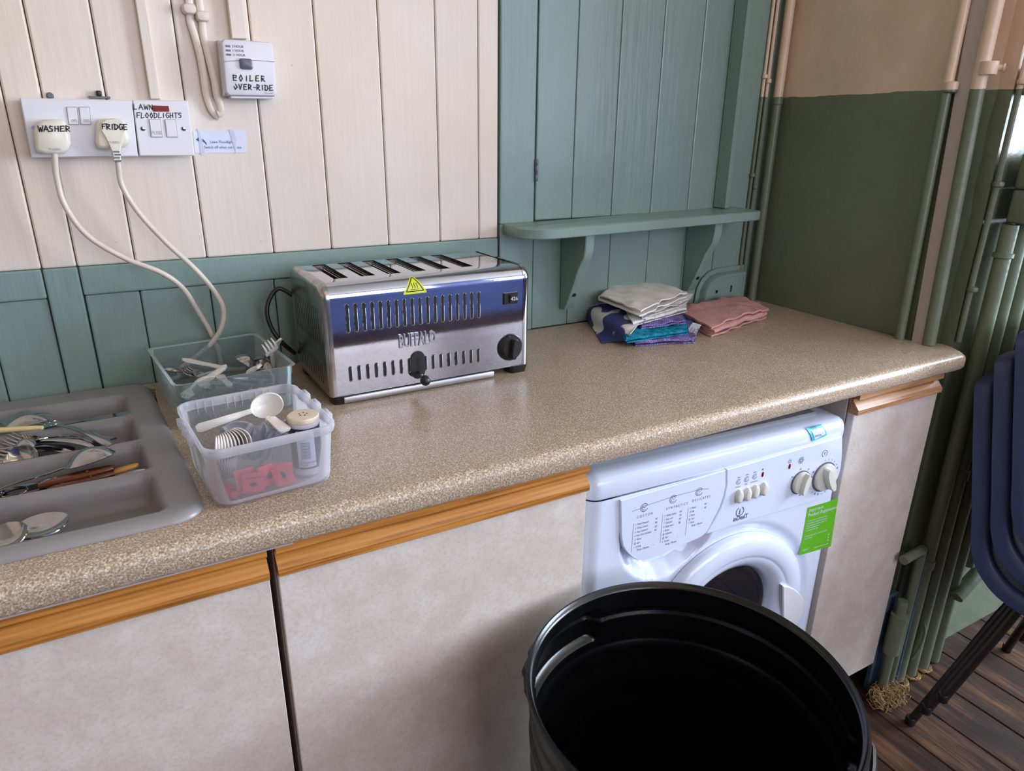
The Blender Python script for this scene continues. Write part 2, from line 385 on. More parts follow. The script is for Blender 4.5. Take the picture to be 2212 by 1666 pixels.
ST = {'A': [[(0, 0), (.45, 1), (.9, 0)], [(.2, .4), (.75, .38)]], 'B': [[(0, 0), (0, 1), (.6, .9), (.55, .55), (.05, .5), (.7, .45), (.65, .05), (0, 0)]],
      'D': [[(0, 0), (.05, 1)], [(-.1, 1), (.6, .8), (.7, .35), (.35, .02), (-.05, 0)]], 'E': [[(.7, 1), (.05, .95), (0, 0), (.7, .05)], [(.02, .5), (.55, .52)]],
      'F': [[(0, 0), (.05, .95), (.75, 1)], [(.02, .5), (.55, .55)]], 'G': [[(.7, .9), (.3, 1), (0, .5), (.3, 0), (.7, .1), (.7, .45), (.4, .45)]],
      'H': [[(0, 0), (.03, 1)], [(.6, 0), (.62, 1)], [(0, .5), (.6, .52)]], 'I': [[(.2, 0), (.25, .95)]], 'L': [[(.1, 1), (0, 0), (.65, .08)]],
      'N': [[(0, 0), (.05, .95), (.6, .05), (.68, 1)]], 'O': [[(.35, 1), (0, .5), (.3, 0), (.68, .45), (.35, 1)]], 'R': [[(0, 0), (.05, 1)], [(0, 1), (.6, .85), (.5, .5), (.05, .45), (.7, 0)]],
      'S': [[(.62, .9), (.2, 1), (.05, .7), (.55, .4), (.5, .05), (0, .05)]], 'T': [[(0, .95), (.75, 1)], [(.35, .97), (.32, 0)]], 'V': [[(0, 1), (.3, 0), (.65, 1)]],
      'W': [[(0, 1), (.2, 0), (.45, .7), (.7, 0), (.95, 1)]], '-': [[(.1, .45), (.5, .5)]], ' ': []}
def add_hand(bm, s, u, v, h, fr, w=0.0006, d=0.0006, adv=0.95, slant=0.08, drop=0.0, seed=1):
    rnd = random.Random(seed)
    for ch in s:
        for line in ST.get(ch, []):
            pts = [(u + (x * 0.85 + y * slant) * h, v + y * h) for x, y in line]
            pts = [(a + rnd.uniform(-.03, .03) * h, b + rnd.uniform(-.04, .04) * h) for a, b in pts]
            for a, b in zip(pts, pts[1:]):
                if rnd.random() < drop: continue
                dx, dy = b[0] - a[0], b[1] - a[1]; L = math.hypot(dx, dy) or 1; nx, ny = -dy / L * w, dx / L * w; ex, ey = dx / L * w * .7, dy / L * w * .7
                add_prism(bm, [(a[0] - ex + nx, a[1] - ey + ny), (a[0] - ex - nx, a[1] - ey - ny), (b[0] + ex - nx, b[1] + ey - ny), (b[0] + ex + nx, b[1] + ey + ny)], 0.0, d, fr)
        u += h * adv * (0.75 if ch in 'I- ' else 1.0); v += rnd.uniform(-.03, .03) * h
    return bm
def ribbon(bm, pts, w, fr, d=0.0005):
    for a, b in zip(pts, pts[1:]):
        dx, dy = b[0] - a[0], b[1] - a[1]; L = math.hypot(dx, dy) or 1; nx, ny = -dy / L * w / 2, dx / L * w / 2
        vs = [bm.verts.new(fr(*q, d)) for q in ((a[0] + nx, a[1] + ny), (a[0] - nx, a[1] - ny), (b[0] - nx, b[1] - ny), (b[0] + nx, b[1] + ny))]
        bm.faces.new(vs)
    return bm
def circ(cx, cy, r, n=24, a0=0.0, a1=2 * PI, ry=None):
    return [(cx + r * math.cos(a0 + (a1 - a0) * k / n), cy + (ry or r) * math.sin(a0 + (a1 - a0) * k / n)) for k in range(n + 1)]

# ================================================================ the room
CT = 0.95
bm = BM()
fx = -2.2
while fx < 4.2:
    add_box(bm, (fx + .0012, -4.0, -0.03), (min(fx + .122, 4.2), 0.0155, 0.0), 0.002, 1); fx += .1235
add_box(bm, (-2.2, -4.0, -0.06), (4.2, 0.1, -0.028))
struct('floor', bm, 'floor', smooth=False)
bm = BM(); add_box(bm, (-2.2, -4.0, 2.9), (4.2, 0.1, 3.0)); struct('ceiling', bm, 'ceiling', smooth=False)
bm = BM(); add_box(bm, (-2.3, -4.0, 0), (-2.2, 0.1, 2.9)); struct('wall_left', bm, 'two', smooth=False)
# wall behind the camera, with its window opening
def holed(name, ax, at, lo, hi, z0, z1, th, w0, w1, h0, h1, w2=None, w3=None):
    bm = BM()
    for a, b, c, d in ((lo, w0, z0, z1), (w0, w1, z0, h0), (w0, w1, h1, z1)) + (((w1, w2, z0, z1), (w2, w3, z0, h0), (w2, w3, h1, z1), (w3, hi, z0, z1)) if w2 else ((w1, hi, z0, z1),)):
        if ax == 'y': add_box(bm, (a, at - th, c), (b, at, d))
        else: add_box(bm, (at, a, c), (at + th, b, d))
    return struct(name, bm, 'two', smooth=False)
fw = holed('wall_front', 'y', -4.0, -2.2, 4.2, 0, 2.9, .12, -.1, 2.2, 1.1, 2.6, 2.7, 3.9); fw.data.materials[0] = M['frontwall']
holed('wall_right', 'x', 4.2, -4.0, -.56, 0, 2.9, .12, -2.85, -1.15, 1.0, 2.5)
def win(name, ax, at, a, b, z0, z1, n):
    bm = BM()
    def bar(u0, u1, c, d):
        if ax == 'y': add_box(bm, (u0, at - .05, c), (u1, at, d), .004, 1)
        else: add_box(bm, (at, u0, c), (at + .05, u1, d), .004, 1)
    bar(a, b, z0, z0 + .06); bar(a, b, z1 - .06, z1); bar(a, b, (z0 + z1) / 2 - .02, (z0 + z1) / 2 + .02)
    for k in range(n + 1):
        x = a + (b - a) * k / n; bar(max(a, x - .025), min(b, x + .025), z0, z1)
    return struct(name, bm, 'whiteplastic', smooth=False)
win('window_3', 'y', -4.0, 2.7, 3.9, 1.1, 2.6, 2); win('window_1', 'y', -4.0, -.1, 2.2, 1.1, 2.6, 4); win('window_2', 'x', 4.2, -2.85, -1.15, 1.0, 2.5, 3)

# back wall: cream matchboard above a green rail, green dado boards below
wb = bpy.data.objects.new('wall_back', None); col.objects.link(wb); wb['kind'] = 'structure'; wb.location = (0, 0, 0)
def boards(bm, xs, z0, z1, y, bev=.0030, th=.014, gap=.0007):
    for a, b in zip(xs, xs[1:]): add_box(bm, (a + gap, y, z0), (b - gap, y + th, z1), bev, 2)
bm = BM()
xs = [-2.2 + .118 * k for k in range(18)] + [-.12, -.07, .017, .133, .251, .361, .479, .593, .685, .731]
xs = [x for i, x in enumerate(xs) if i == 0 or x - xs[i - 1] > .03]
boards(bm, xs, 1.172, 2.9, 0.0)
obj('matchboard', bm, 'cream', wb, smooth=False)
bm = BM()
add_box(bm, (-2.2, -.0006, 1.1225), (-.1215, .016, 1.1715), .003, 2); add_box(bm, (-.0685, -.0006, 1.1225), (.731, .016, 1.1715), .003, 2)
add_box(bm, (-.12, -.0006, .9), (-.07, .016, 1.1715), .003, 2)
obj('dado_rail', bm, 'green', wb, smooth=False)
bm = BM()
boards(bm, [-2.2 + .118 * k for k in range(16)] + [-.325, -.208, -.1215], .2, 1.1215, .005)
boards(bm, [-.0685, .016, .131, .246, .361, .479, .6, .731], .2, 1.1215, .005)
obj('dado_boards', bm, 'green', wb, smooth=False)
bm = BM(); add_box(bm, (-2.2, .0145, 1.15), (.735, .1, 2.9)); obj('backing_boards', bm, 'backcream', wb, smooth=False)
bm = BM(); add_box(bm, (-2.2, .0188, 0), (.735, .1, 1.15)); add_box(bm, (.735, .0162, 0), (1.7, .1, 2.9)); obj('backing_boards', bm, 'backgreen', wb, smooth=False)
bm = BM(); add_box(bm, (1.392, .001, .2), (1.6, .016, 2.9), .002, 1); obj('corner_board', bm, 'green', wb, smooth=False)
# boarded-up green hatch
hd = bpy.data.objects.new('door_1', None); col.objects.link(hd); hd['kind'] = 'structure'; hd.location = (.733, 0, CT)
def loc(bmx, o): bmesh.ops.translate(bmx, verts=bmx.verts, vec=-Vector(o.location)); return bmx
bm = BM(); boards(bm, [.7345, .8225], 1.2, 2.9, -.002, .003, .018); boards(bm, [.7345, .8225], .95, 1.2, -.002, .003, .018)
obj('door_frame', loc(bm, hd), 'green', hd, smooth=False)
bm = BM(); boards(bm, [.826, .926, 1.040, 1.160, 1.281, 1.391], 1.204, 2.9, .001, .003); obj('boarded_leaf', loc(bm, hd), 'green', hd, smooth=False)
bm = BM(); boards(bm, [.824, .924, 1.043, 1.163, 1.284, 1.391], .951, 1.2, .002, .002); obj('lower_boards', loc(bm, hd), 'green', hd, smooth=False)
bm = BM()
for z0, z1 in ((1.290, 1.304), (1.305, 1.322), (1.323, 1.336)): add_lathe(bm, [(.0038, z0), (.0042, z0 + .001), (.0042, z1 - .001), (.0038, z1)], 12, (.8245, -.004, 0))
obj('hinge', loc(bm, hd), 'grey', hd)
bm = BM(); add_box(bm, (1.368, -.044, 1.212), (1.381, .0, 2.9), .002, 1); add_box(bm, (1.381, -.020, 1.212), (1.393, .0, 2.9), .002, 1)
obj('upright_batten', loc(bm, hd), 'green', hd, smooth=False)

# right wall: plaster, then the corner and the recess face behind the pipes
bm = BM()
def wallface(a, b, z0, z1, th, nu, nv, amp=.0015, seed=3):
    from mathutils import noise as N
    d = Vector((b[0] - a[0], b[1] - a[1], 0)); nn = Vector((d.y, -d.x, 0)).normalized()
    def f(u, v):
        p = Vector((a[0], a[1], z0)) + d * u + Vector((0, 0, (z1 - z0) * v)); q = N.noise(p * 5) + .5 * N.noise(p * 12)
        return p + nn * (q * amp)
    add_sheet(bm, nu, nv, lambda u, v: f(u, v) - nn * th / 2, th)
wallface((1.555, .016), (1.556, -.475), 0, 2.9, .06, 20, 110, .0022)
obj_w = struct('wall_side', bm, 'two', angle=60)
bm = BM(); add_box(bm, (1.60, -.4749, 0), (1.66, -.45, 2.9), .004, 2)
wallface((1.59, -.475), (1.606, -.545), 0, 2.9, .03, 5, 110, .0022); wallface((1.600, -.548), (4.2, -.552), 0, 2.9, .06, 60, 90, .002)
struct('wall_recess', bm, 'two', angle=60)

# two warm fluorescent battens on the ceiling
M['tube'] = NT('warm_fluorescent_tube').m; _e = M['tube'].node_tree.nodes['Principled BSDF']; _e.inputs['Emission Color'].default_value = (1.0, .66, .22, 1); _e.inputs['Emission Strength'].default_value = 9.0
for k, (fx0, fy0) in enumerate(((-.5, -1.7), (-.5, -2.9))):
    r = thing('ceiling_light', ('warm fluorescent ceiling batten nearer the worktop', 'warm fluorescent ceiling batten nearer the far window')[k], 'ceiling light', (fx0 + .6, fy0, 2.9))
    bm = BM(); add_box(bm, (-.65, -.03, -.05), (.65, .03, -.0005), .004, 1); obj('housing', bm, 'whiteplastic', r, smooth=False)
    bm = BM(); add_tube(bm, [(-.6, 0, -.072), (.6, 0, -.072)], .013, 12); obj('tube', bm, 'tube', r)
    for s in (-1, 1): bm = BM(); add_box(bm, (s * .615 - .012, -.012, -.088), (s * .615 + .012, .012, -.0495)); obj('lamp_holder', bm, 'whiteplastic', r, smooth=False)

# white corner strip and painted pipes
def strip(x0, y0, x1, y1, z0, z1, th, name, label, cat, mat, grp=None):
    bm = BM(); d = Vector((x1 - x0, y1 - y0)).normalized(); n = (d.y, -d.x)
    o = [(x0, y0), (x1, y1), (x1 + n[0] * th, y1 + n[1] * th), (x0 + n[0] * th, y0 + n[1] * th)]
    add_loft(bm, [[(p[0], p[1], z0) for p in o], [(p[0], p[1], z1) for p in o]]); ob = obj(name, bm, mat, smooth=False); tag(ob, label, cat, grp); return ob
M['strip'] = plain('mauve_white_trim', srgb(176, 162, 156), 0.4, var=0.04)
bm = BM(); _a, _b, _c, _d = (1.546,-0.4866,0.9545), (1.546,-0.5127,0.9548), (1.546,-0.4593,1.6214), (1.546,-0.4954,1.6171); _k = (2.9 - _c[2]) / (_c[2] - _a[2])
add_loft(bm, [[(x, y, z) for x, y in ((1.546, y0), (1.546, y1), (1.554, y1), (1.554, y0))] for z, y0, y1 in ((CT, _a[1], _b[1]), (_c[2], _c[1], _d[1]), (2.9, _c[1], _d[1]))])
tag(obj('corner_strip', bm, 'strip', smooth=False), 'bare pinkish-white strip running up the wall corner between two painted pipes', 'trim strip')
def pipe(path, r, name, label, cat='pipe', grp=None, mat='two', sm=0, sockets=(), clips=()):
    root = thing(name, label, cat, path[0], group=grp)
    o = Vector(path[0]); b = BM(); add_tube(b, [Vector(p) - o for p in path], r, 16, sm); obj('tube', b, mat, root)
    for z, rr, h in sockets:
        t = min(max((z - path[0][2]) / (path[-1][2] - path[0][2]), 0), 1); c = Vector(path[0]).lerp(Vector(path[-1]), t)
        b = BM(); add_lathe(b, [(r, -h / 2), (rr, -h / 2 + .002), (rr, h / 2 - .002), (r, h / 2)], 18, c - o); obj('socket', b, mat, root)
    for z, dx, dy in clips:
        t = min(max((z - path[0][2]) / (path[-1][2] - path[0][2]), 0), 1); c = Vector(path[0]).lerp(Vector(path[-1]), t) - o
        b = BM(); add_lathe(b, [(r * 1.18, -.012), (r * 1.22, -.010), (r * 1.22, .010), (r * 1.18, .012)], 18, c)
        d = Vector((dx, dy, 0)).normalized(); add_tube(b, [c + d * r, c + d * r * 1.9], .006, 12); add_tube(b, [c + d * r * 1.75, c + d * r * 2.0], .008, 12)
        obj('clip', b, mat, root)
    return root
pipe([(1.540, (1.54,-0.4605,0.9585)[1], CT), (1.540, (1.54,-0.45,1.487)[1], 1.49), (1.540, (1.54,-0.45,1.487)[1], 2.9)], .0105, 'painted_pipe', 'slim painted pipe on the side wall just left of the pinkish-white strip', sockets=((1.487, .0135, .022),))
pipe([(1.556, (1.556,-0.5198,0.9531)[1], CT + .001), (1.556, (1.556,-0.5019,1.4758)[1], 1.51), (1.556, (1.556,-0.5019,1.4758)[1], 2.9)], .0140, 'painted_pipe', 'thick glossy pipe rising from the notch in the worktop end', clips=((1.520, .6, -1),))
pipe([(1.532, -.022, CT), (1.534, -.022, 2.9)], .0115, 'painted_pipe', 'pipe in the inner corner beside the pink towel, cream above green', sockets=((1.473, .0135, .02),))
def cable(name, label, pts, r, mat, cat='cable', grp=None, sm=8, clipz=()):
    root = thing(name, label, cat, pts[0], group=grp); o = Vector(pts[0])
    b = BM(); add_tube(b, [Vector(p) - o for p in pts], r, 10, sm); obj('sheath', b, mat, root)
    for c in clipz:
        b = BM(); add_lathe(b, [(r * .8, -.006), (r * 1.7, -.004), (r * 1.8, 0), (r * 1.7, .004), (r * .8, .006)], 12, Vector(c) - o); obj('clip', b, mat, root)
    return root
cable('painted_cable', 'outer of two thin painted cables left of the inner corner pipe', [(1.494, -.004, 2.9), (1.494, -.004, 1.5), (1.493, -.004, 1.25), (1.492, -.004, 1.06), (1.506, -.004, 1.0)], .0042, 'two', clipz=[(1.494, -.006, 1.53), (1.493, -.006, 1.29)])
cable('painted_cable', 'inner of two thin painted cables nearest the inner corner pipe', [(1.508, -.005, 2.9), (1.508, -.005, 1.5), (1.507, -.005, 1.2), (1.508, -.005, 1.07), (1.514, -.005, .99)], .0042, 'two', clipz=[(1.508, -.007, 1.52), (1.508, -.007, 1.26)])

# pipes on the recess face right of the worktop
Yp = -.585
pipe([(1.650, Yp, 0.012), (1.642, Yp, 1.219)], .016, 'painted_pipe', 'nearest green pipe just beyond the worktop end, running up to the painted box', clips=((.38, -1, -.3),), sockets=((1.155, .020, .012),))
pipe([(1.705, Yp - .002, 0.006), (1.694, Yp, 1.219)], .0145, 'painted_pipe', 'second green pipe beyond the worktop end, with a lumpy joint', sockets=((.62, .019, .03),))
pipe([(1.760, Yp, 0.006), (1.748, Yp, 1.219)], .017, 'painted_pipe', 'third green pipe beyond the worktop end', sockets=((.70, .019, .02),))
pipe([(1.815, Yp, 0.006), (1.806, Yp, 2.9)], .015, 'painted_pipe', 'fourth green pipe, passing behind the stacked chairs')
pipe([(1.870, Yp, 0.3), (1.862, Yp, 2.9)], .014, 'painted_pipe', 'right-hand green pipe half hidden by the stacked chairs')
pipe([(1.602, Yp - .004, .012), (1.604, Yp - .004, .40), (1.596, Yp - .006, .43), (1.575, Yp - .008, .438), (1.52, Yp - .01, .435)], .0115, 'bent_pipe', 'short flaking pipe bending behind the end cupboard at the floor', sm=5)
pipe([(1.565, Yp - .008, .012), (1.566, Yp - .008, .14), (1.567, Yp - .008, .3)], .012, 'stub_pipe', 'short swollen pipe stub wrapped with string beside the end cupboard', sockets=((.20, .020, .12),))
pipe([(1.627, Yp - .006, .010), (1.625, Yp - .004, .42)], .006, 'painted_pipe', 'thin bluish pipe low down between the thicker floor pipes', mat='bluewall')
pipe([(1.80, Yp - .02, .235), (1.92, Yp - .02, .30), (2.02, Yp - .02, .30)], .018, 'bent_pipe', 'thick green pipe running sideways low behind the chair legs', sm=5)
pipe([(1.84, Yp - .012, .37), (1.86, Yp - .012, .43), (1.93, Yp - .012, .45)], .012, 'bent_pipe', 'short curved green pipe above the sideways pipe behind the chair legs', sm=5)
cable('thin_wire', 'thin painted wire bowing out beside the floor pipes', [(1.668, -.6, .08), (1.680, -.606, .12), (1.684, -.606, .165), (1.672, -.603, .2)], .003, 'two', 'wire')
bm = BM()
rnd = random.Random(4)
for k in range(420):
    a = rnd.uniform(0, 2 * PI); R = rnd.uniform(0, .045); x = 1.560 + R * 1.2 * math.cos(a); y = -.615 + R * .7 * math.sin(a); z = rnd.uniform(.003, .035)
    b = rnd.uniform(0, 2 * PI); q = rnd.uniform(.006, .014)
    add_tube(bm, [(x + q * math.cos(b + t), y + q * math.sin(b + t), max(.003, z + q * math.sin(t * 1.3))) for t in (0, .8, 1.6, 2.4, 3.2)], .0008, 4)
t = obj('frayed_lagging', bm, 'hessian'); t['kind'] = 'stuff'; t['label'] = 'frayed yellowish fibre packed round the pipe stub at the floor'; t['category'] = 'insulation'
for k, (x, y) in enumerate(((1.705, -.59), (1.652, -.59), (1.76, -.588))):
    bm = BM()
    for q in range(110):
        a = rnd.uniform(0, 2 * PI); r0 = rnd.uniform(.016, .024)
        add_tube(bm, [(x + r0 * math.cos(a + t * .4), y + r0 * math.sin(a + t * .4), .003 + .006 * abs(math.sin(q + t))) for t in (0, 1, 2)], .0008, 4)
    t = obj('frayed_lagging', bm, 'hessian'); t['kind'] = 'stuff'; t['category'] = 'insulation'
    t['label'] = ('frayed packing at the foot of the second floor pipe', 'frayed packing at the foot of the nearest floor pipe', 'frayed packing at the foot of the third floor pipe')[k]
bm = BM(); add_box(bm, (1.552, -.566, 0), (1.592, -.552, .30), .002, 1); tag(obj('blue_board', bm, 'bluewall', smooth=False), 'flaking blue painted board low down behind the end cupboard', 'board')

# painted junction box
jb = thing('junction_box', 'chunky green-painted electrical box with a round socket on the pipes', 'junction box', (1.635, -.575, 1.222))
bm = BM(); add_box(bm, (-.0, -.085, 0), (.16, -.0, .068), .006, 3); add_box(bm, (0.0, -.083, .069), (.16, -.0, .140), .006, 3); obj('box_body', bm, 'two', jb)
bm = BM(); add_box(bm, (.003, -.090, .003), (.157, -.085, .137), .002, 2); obj('face_plate', bm, 'two', jb)
bm = BM(); mm = Matrix.Rotation(PI / 2, 4, 'X'); add_lathe(bm, [(.034, 0), (.036, .012), (.031, .016), (.028, .010), (.027, .002)], 32, (.070, -.090, .040), mm); obj('socket_ring', bm, 'two', jb)
for x, z in ((.010, .010), (.010, .128), (.15, .01), (.15, .128)):
    bm = BM(); add_lathe(bm, [(.004, 0), (.0042, .003), (.002, .004)], 12, (x, -.090, z), mm); obj('screw', bm, 'two', jb)
bm = BM(); mm = Matrix.Rotation(PI / 2, 4, 'X'); add_lathe(bm, [(.004, 0), (.0045, .003)], 12, (.070, -.0905, .040), mm); obj('pin', bm, 'brass', jb)
pipe([(1.690, -.615, 1.3635), (1.690, -.615, 1.405), (1.690, -.612, 2.9)], .016, 'painted_pipe', 'green conduit entering the top of the painted electrical box', sockets=((1.40, .019, .03),))
cp = thing('conduit_coupler', 'square-shouldered green-painted coupler above the painted electrical box', 'coupler', (1.626, -.575, 1.47))
bm = BM(); add_box(bm, (-.022, -.026, 0), (.024, .022, .052), .008, 3); obj('coupler_body', bm, 'two', cp)
pipe([(1.626, -.572, 1.5225), (1.626, -.572, 2.9)], .015, 'painted_pipe', 'cream conduit rising from the square coupler')
cable('painted_cable', 'lumpy painted cable running up the wall edge beside the electrical box', [(1.606, -.556, .96), (1.604, -.556, 1.1), (1.606, -.557, 1.3), (1.604, -.557, 1.5), (1.604, -.557, 2.9)], .006, 'two', clipz=[(1.604, -.56, 1.08), (1.605, -.56, 1.3), (1.604, -.56, 1.495)])

# ================================================================ worktop and cupboards
def worktop():
    r = .016; base = .038
    def outline(off):   # front and right-end edges move in by off, wall edges stay
        fy = -.600 + off
        arc = [(1.602 - off - .022 + .022 * math.cos(a), -.548 + .0 ) for a in (0,)]
        pts = [(-.9, -.001), (1.553, -.001), (1.553, -.475), (1.572, -.4995), (1.5735, -.5155), (1.585, -.520), (1.600 - off, -.5205), (1.6045 - off, -.528), (1.602 - off, -.548), (1.583 - off, -.585 + off * .6), (1.574 - off, -.596 + off), (1.560 - off, fy)]
        return pts + [(x, fy) for x in (1.2, .8, .4, 0.0)] + [(-.9, fy)]
    bm = BM(); rings = []
    rings.append([(x, y, CT - base) for x, y in outline(.006)]); rings.append([(x, y, CT - base + .001) for x, y in outline(.004)])
    for k in range(7):
        a = PI / 2 * k / 6; rings.append([(x, y, CT - base + .006 + (base - .006 - r) * 1.0 + r * math.sin(a)) for x, y in outline(r * (1 - math.cos(a)))])
    rings.insert(2, [(x, y, CT - base + .006) for x, y in outline(0)])
    add_loft(bm, rings); return bm
wo_ = obj('worktop', worktop(), 'worktop', angle=50, recenter=False)
cut = BM(); add_box(cut, (-.40, -.535, .9), (.012, -.030, 1.0)); cu_ = obj('cutter', cut, 'worktop', smooth=False, recenter=False)
bo = wo_.modifiers.new('hole', 'BOOLEAN'); bo.object = cu_; bo.operation = 'DIFFERENCE'; bo.solver = 'EXACT'
bpy.context.view_layer.update(); me_ = bpy.data.meshes.new_from_object(wo_.evaluated_get(bpy.context.evaluated_depsgraph_get())); wo_.modifiers.clear(); wo_.data = me_
bpy.data.objects.remove(cu_); me_.transform(Matrix.Translation((0, 0, -.912))); wo_.location = (0, 0, .912)
tag(wo_, 'speckled brown laminate worktop with a rounded front edge running to the side wall', 'worktop')

def handle_profile():   # (y out, z) from the bottom, y negative is toward the room
    return [(0, 0), (-.022, 0), (-.0235, .0015), (-.0235, .011), (-.0225, .0125), (-.012, .0245), (-.009, .027), (-.0085, .030), (-.011, .0335), (-.017, .0335), (-.019, .0325), (-.0205, .0325), (-.0215, .034), (-.0215, .0455), (-.0205, .047), (-.002, .047), (0, .046)]
def cupboard(x0, x1, label, mat='oak', hz=.857, z0=.12, rot=0.0, yf=-.556, twist=0.0):
    root = thing('base_cupboard', label, 'cupboard', (x0, 0, 0), rot)
    W = x1 - x0
    bm = BM()
    for a, b in ((0.002, .018), (W - .018, W - .002)): add_box(bm, (a, yf + .003, .12), (b, -.02, .911), .0008, 1)
    add_box(bm, (.018, yf + .003, .12), (W - .018, -.02, .136)); add_box(bm, (.018, yf + .004, .87), (W - .018, -.30, .886)); add_box(bm, (0.018, -.035, .136), (W - .018, -.02, .87))
    obj('carcass', bm, 'door', root, smooth=False)
    bm = BM(); add_box(bm, (.002, -.50, 0), (W - .002, -.485, .12)); obj('plinth', bm, 'darkwood', root, smooth=False)
    dr = BM(); add_box(dr, (.003, yf - .016, z0), (W - .003, yf, hz + .001), .0012, 1); d = obj('door', dr, 'door', root, smooth=False)
    hb = BM(); pr = [(y + yf, z + hz) for y, z in handle_profile()]
    add_loft(hb, [[(x, y, z) for y, z in pr] for x in (.003, W - .003)]); obj('door_handle', hb, mat, d, angle=30, label='moulded wooden grip strip along the top of the door')
    return root
cupboard(-.50, .1005, 'beige cupboard under the cutlery tray, with an oak grip strip')
cupboard(.105, .591, 'beige cupboard between the dark gap and the washing machine, under the toaster')
cupboard(1.2475, 1.543, 'narrow beige end cupboard right of the washing machine', 'oak2', z0=.10)
bm = BM(); add_box(bm, (-.42, -.5905, .9075), (.128, -.5745, .9118)); tag(obj('batten', bm, 'stripgrey', smooth=False), 'thin pale strip showing beneath the left end of the worktop', 'batten')

# ================================================================ shelf
sh = thing('wall_shelf', 'green painted wooden shelf with rounded ends above the folded cloths', 'shelf', (.74, 0, 1.178), rot=(0, math.radians(-.9), 0))
def shelf_outline(o):
    D = .118; L = .694; p = [(0.004, -.001), (L, -.001)]
    p += [(L - .03 + (.03 - o) * math.cos(a), -D + .03 - (.03 - o) * math.sin(a)) for a in [k * PI / 12 for k in range(7)]]
    p += [(.075 - (.075 - o) * math.sin(a), -D + .06 - (.06 - o) * math.cos(a)) for a in [k * PI / 16 for k in range(9)]]
    return p
bm = BM(); add_loft(bm, [[(x, y, z) for x, y in shelf_outline(o)] for z, o in ((0, .002), (.002, 0), (.020, 0), (.0225, .003))]); obj('shelf_board', bm, 'green', sh, angle=40)
for bx, k in ((.158, 0), (.545, 1)):
    prof = [(-.001, 0), (-.1, 0)] + [(-.1 + .016 * (1 - math.cos(a)) * 1 - (.0), -.012 - .05 * math.sin(a)) for a in (0, .5, 1.0, 1.4)] + [(-.073, -.082), (-.060, -.112), (-.045, -.142), (-.030, -.170), (-.020, -.186), (-.001, -.188)]
    bm = BM(); add_loft(bm, [[(bx + x, y * s, z * s2) for y, z in prof] for x, s, s2 in ((0, .98, 1), (.002, 1, 1), (.022, 1, 1), (.024, .98, 1))])
    b = obj('bracket', bm, 'green', sh, angle=30)
    for (y, z) in ((-.0835, -.057), (-.0425, -.148)):
        bm = BM(); n = Vector((0, -.9, -.43)).normalized(); c = Vector((bx + .012, y, z)); add_tube(bm, [c - n * .004, c + n * .0012], .0048, 12); obj('screw_hole', bm, 'dark', b)

# lock case on the wall under the shelf
lk = thing('lock_case', 'green-painted metal lock case with a keyhole, behind the pink towel', 'lock', (1.345, -.002, .957))
def lockout(o): return [(.0 + o, 0 + o), (.150, 0 + o), (.150, .082 - o), (.06, .080 - o), (.035, .074 - o), (.016, .060 - o), (.005 + o, .04)]
L = frame((0, 0, 0), (1, 0, 0), (0, 0, 1)); bm = BM()
rings = [[L(u, v, d) for u, v in offset_poly(lockout(0), o)] for d, o in ((0, -.012), (.003, -.012), (.004, 0), (.022, .001), (.026, .004), (.0262, .010), (.024, .011), (.0245, .014))]
add_loft(bm, rings); obj('lock_cover', bm, 'green', lk, angle=40)
bm = BM(); add_prism(bm, [(.040, .030), (.047, .030), (.047, .038), (.040, .038)], .0246, .0262, L); obj('square_hole', bm, 'dark', lk, smooth=False)
bm = BM(); add_prism(bm, [(.095, .028), (.098, .028), (.0985, .042), (.0945, .042)], .0246, .0262, L); add_prism(bm, circ(.0965, .043, .0032, 12)[:-1], .0246, .0264, L); obj('keyhole', bm, 'dark', lk, smooth=False)

# ================================================================ washing machine
WA = math.atan2(-.03, .61)
wm = thing('washing_machine', 'white front-loading washing machine under the worktop with a green sticker', 'washing machine', (.608, -.550, 0), WA)
WW, WD, WR = .626, .22, .028
F = frame((0, 0, 0), (1, 0, 0), (0, 0, 1))
def plan(o, z, y0=0.0, r=WR):
    return [(x, y, z) for x, y in rrect(WW - 2 * o, WD - 2 * o, max(r - o, .004), 8, WW / 2, WD / 2 + y0)]
bm = BM(); add_loft(bm, [[(x, max(y, .05), z) for x, y, z in plan(.0005, zz)] for zz in (.02, .811)]); obj('body', bm, 'white', wm, angle=40)
bm = BM(); add_loft(bm, [plan(.0035, .8125), plan(.0015, .8135), plan(0, .818), plan(0, .832), plan(.0015, .842), plan(.006, .850), plan(.013, .855), plan(.020, .8565), plan(.034, .8570)]); obj('lid', bm, 'white', wm, angle=40)
bm = BM(); add_box(bm, (.04, .045, .8572), (.575, .20, .862), .002, 1); obj('top_sheet', bm, 'tray', wm, smooth=False)
scoop = [(0.0676,0.741), (0.0739,0.6969), (0.0864,0.6643), (0.1065,0.6405), (0.1328,0.6223), (0.1632,0.6139), (0.2007,0.6157), (0.2376,0.6293), (0.2633,0.6476), (0.2773,0.6692), (0.2861,0.6872), (0.1848,0.7094), (0.1091,0.7486)]
def pin(p, P):
    c = False; j = len(P) - 1; x, y = p; best = 9
    for i in range(len(P)):
        a, b = P[j], P[i]
        if (b[1] > y) != (a[1] > y) and x < (a[0] - b[0]) * (y - b[1]) / (a[1] - b[1]) + b[0]: c = not c
        dx, dy = b[0] - a[0], b[1] - a[1]; t = max(0, min(1, ((x - a[0]) * dx + (y - a[1]) * dy) / (dx * dx + dy * dy)))
        best = min(best, math.hypot(x - a[0] - t * dx, y - a[1] - t * dy)); j = i
    return best if c else -best
DC = (.352, .450); DR = .206
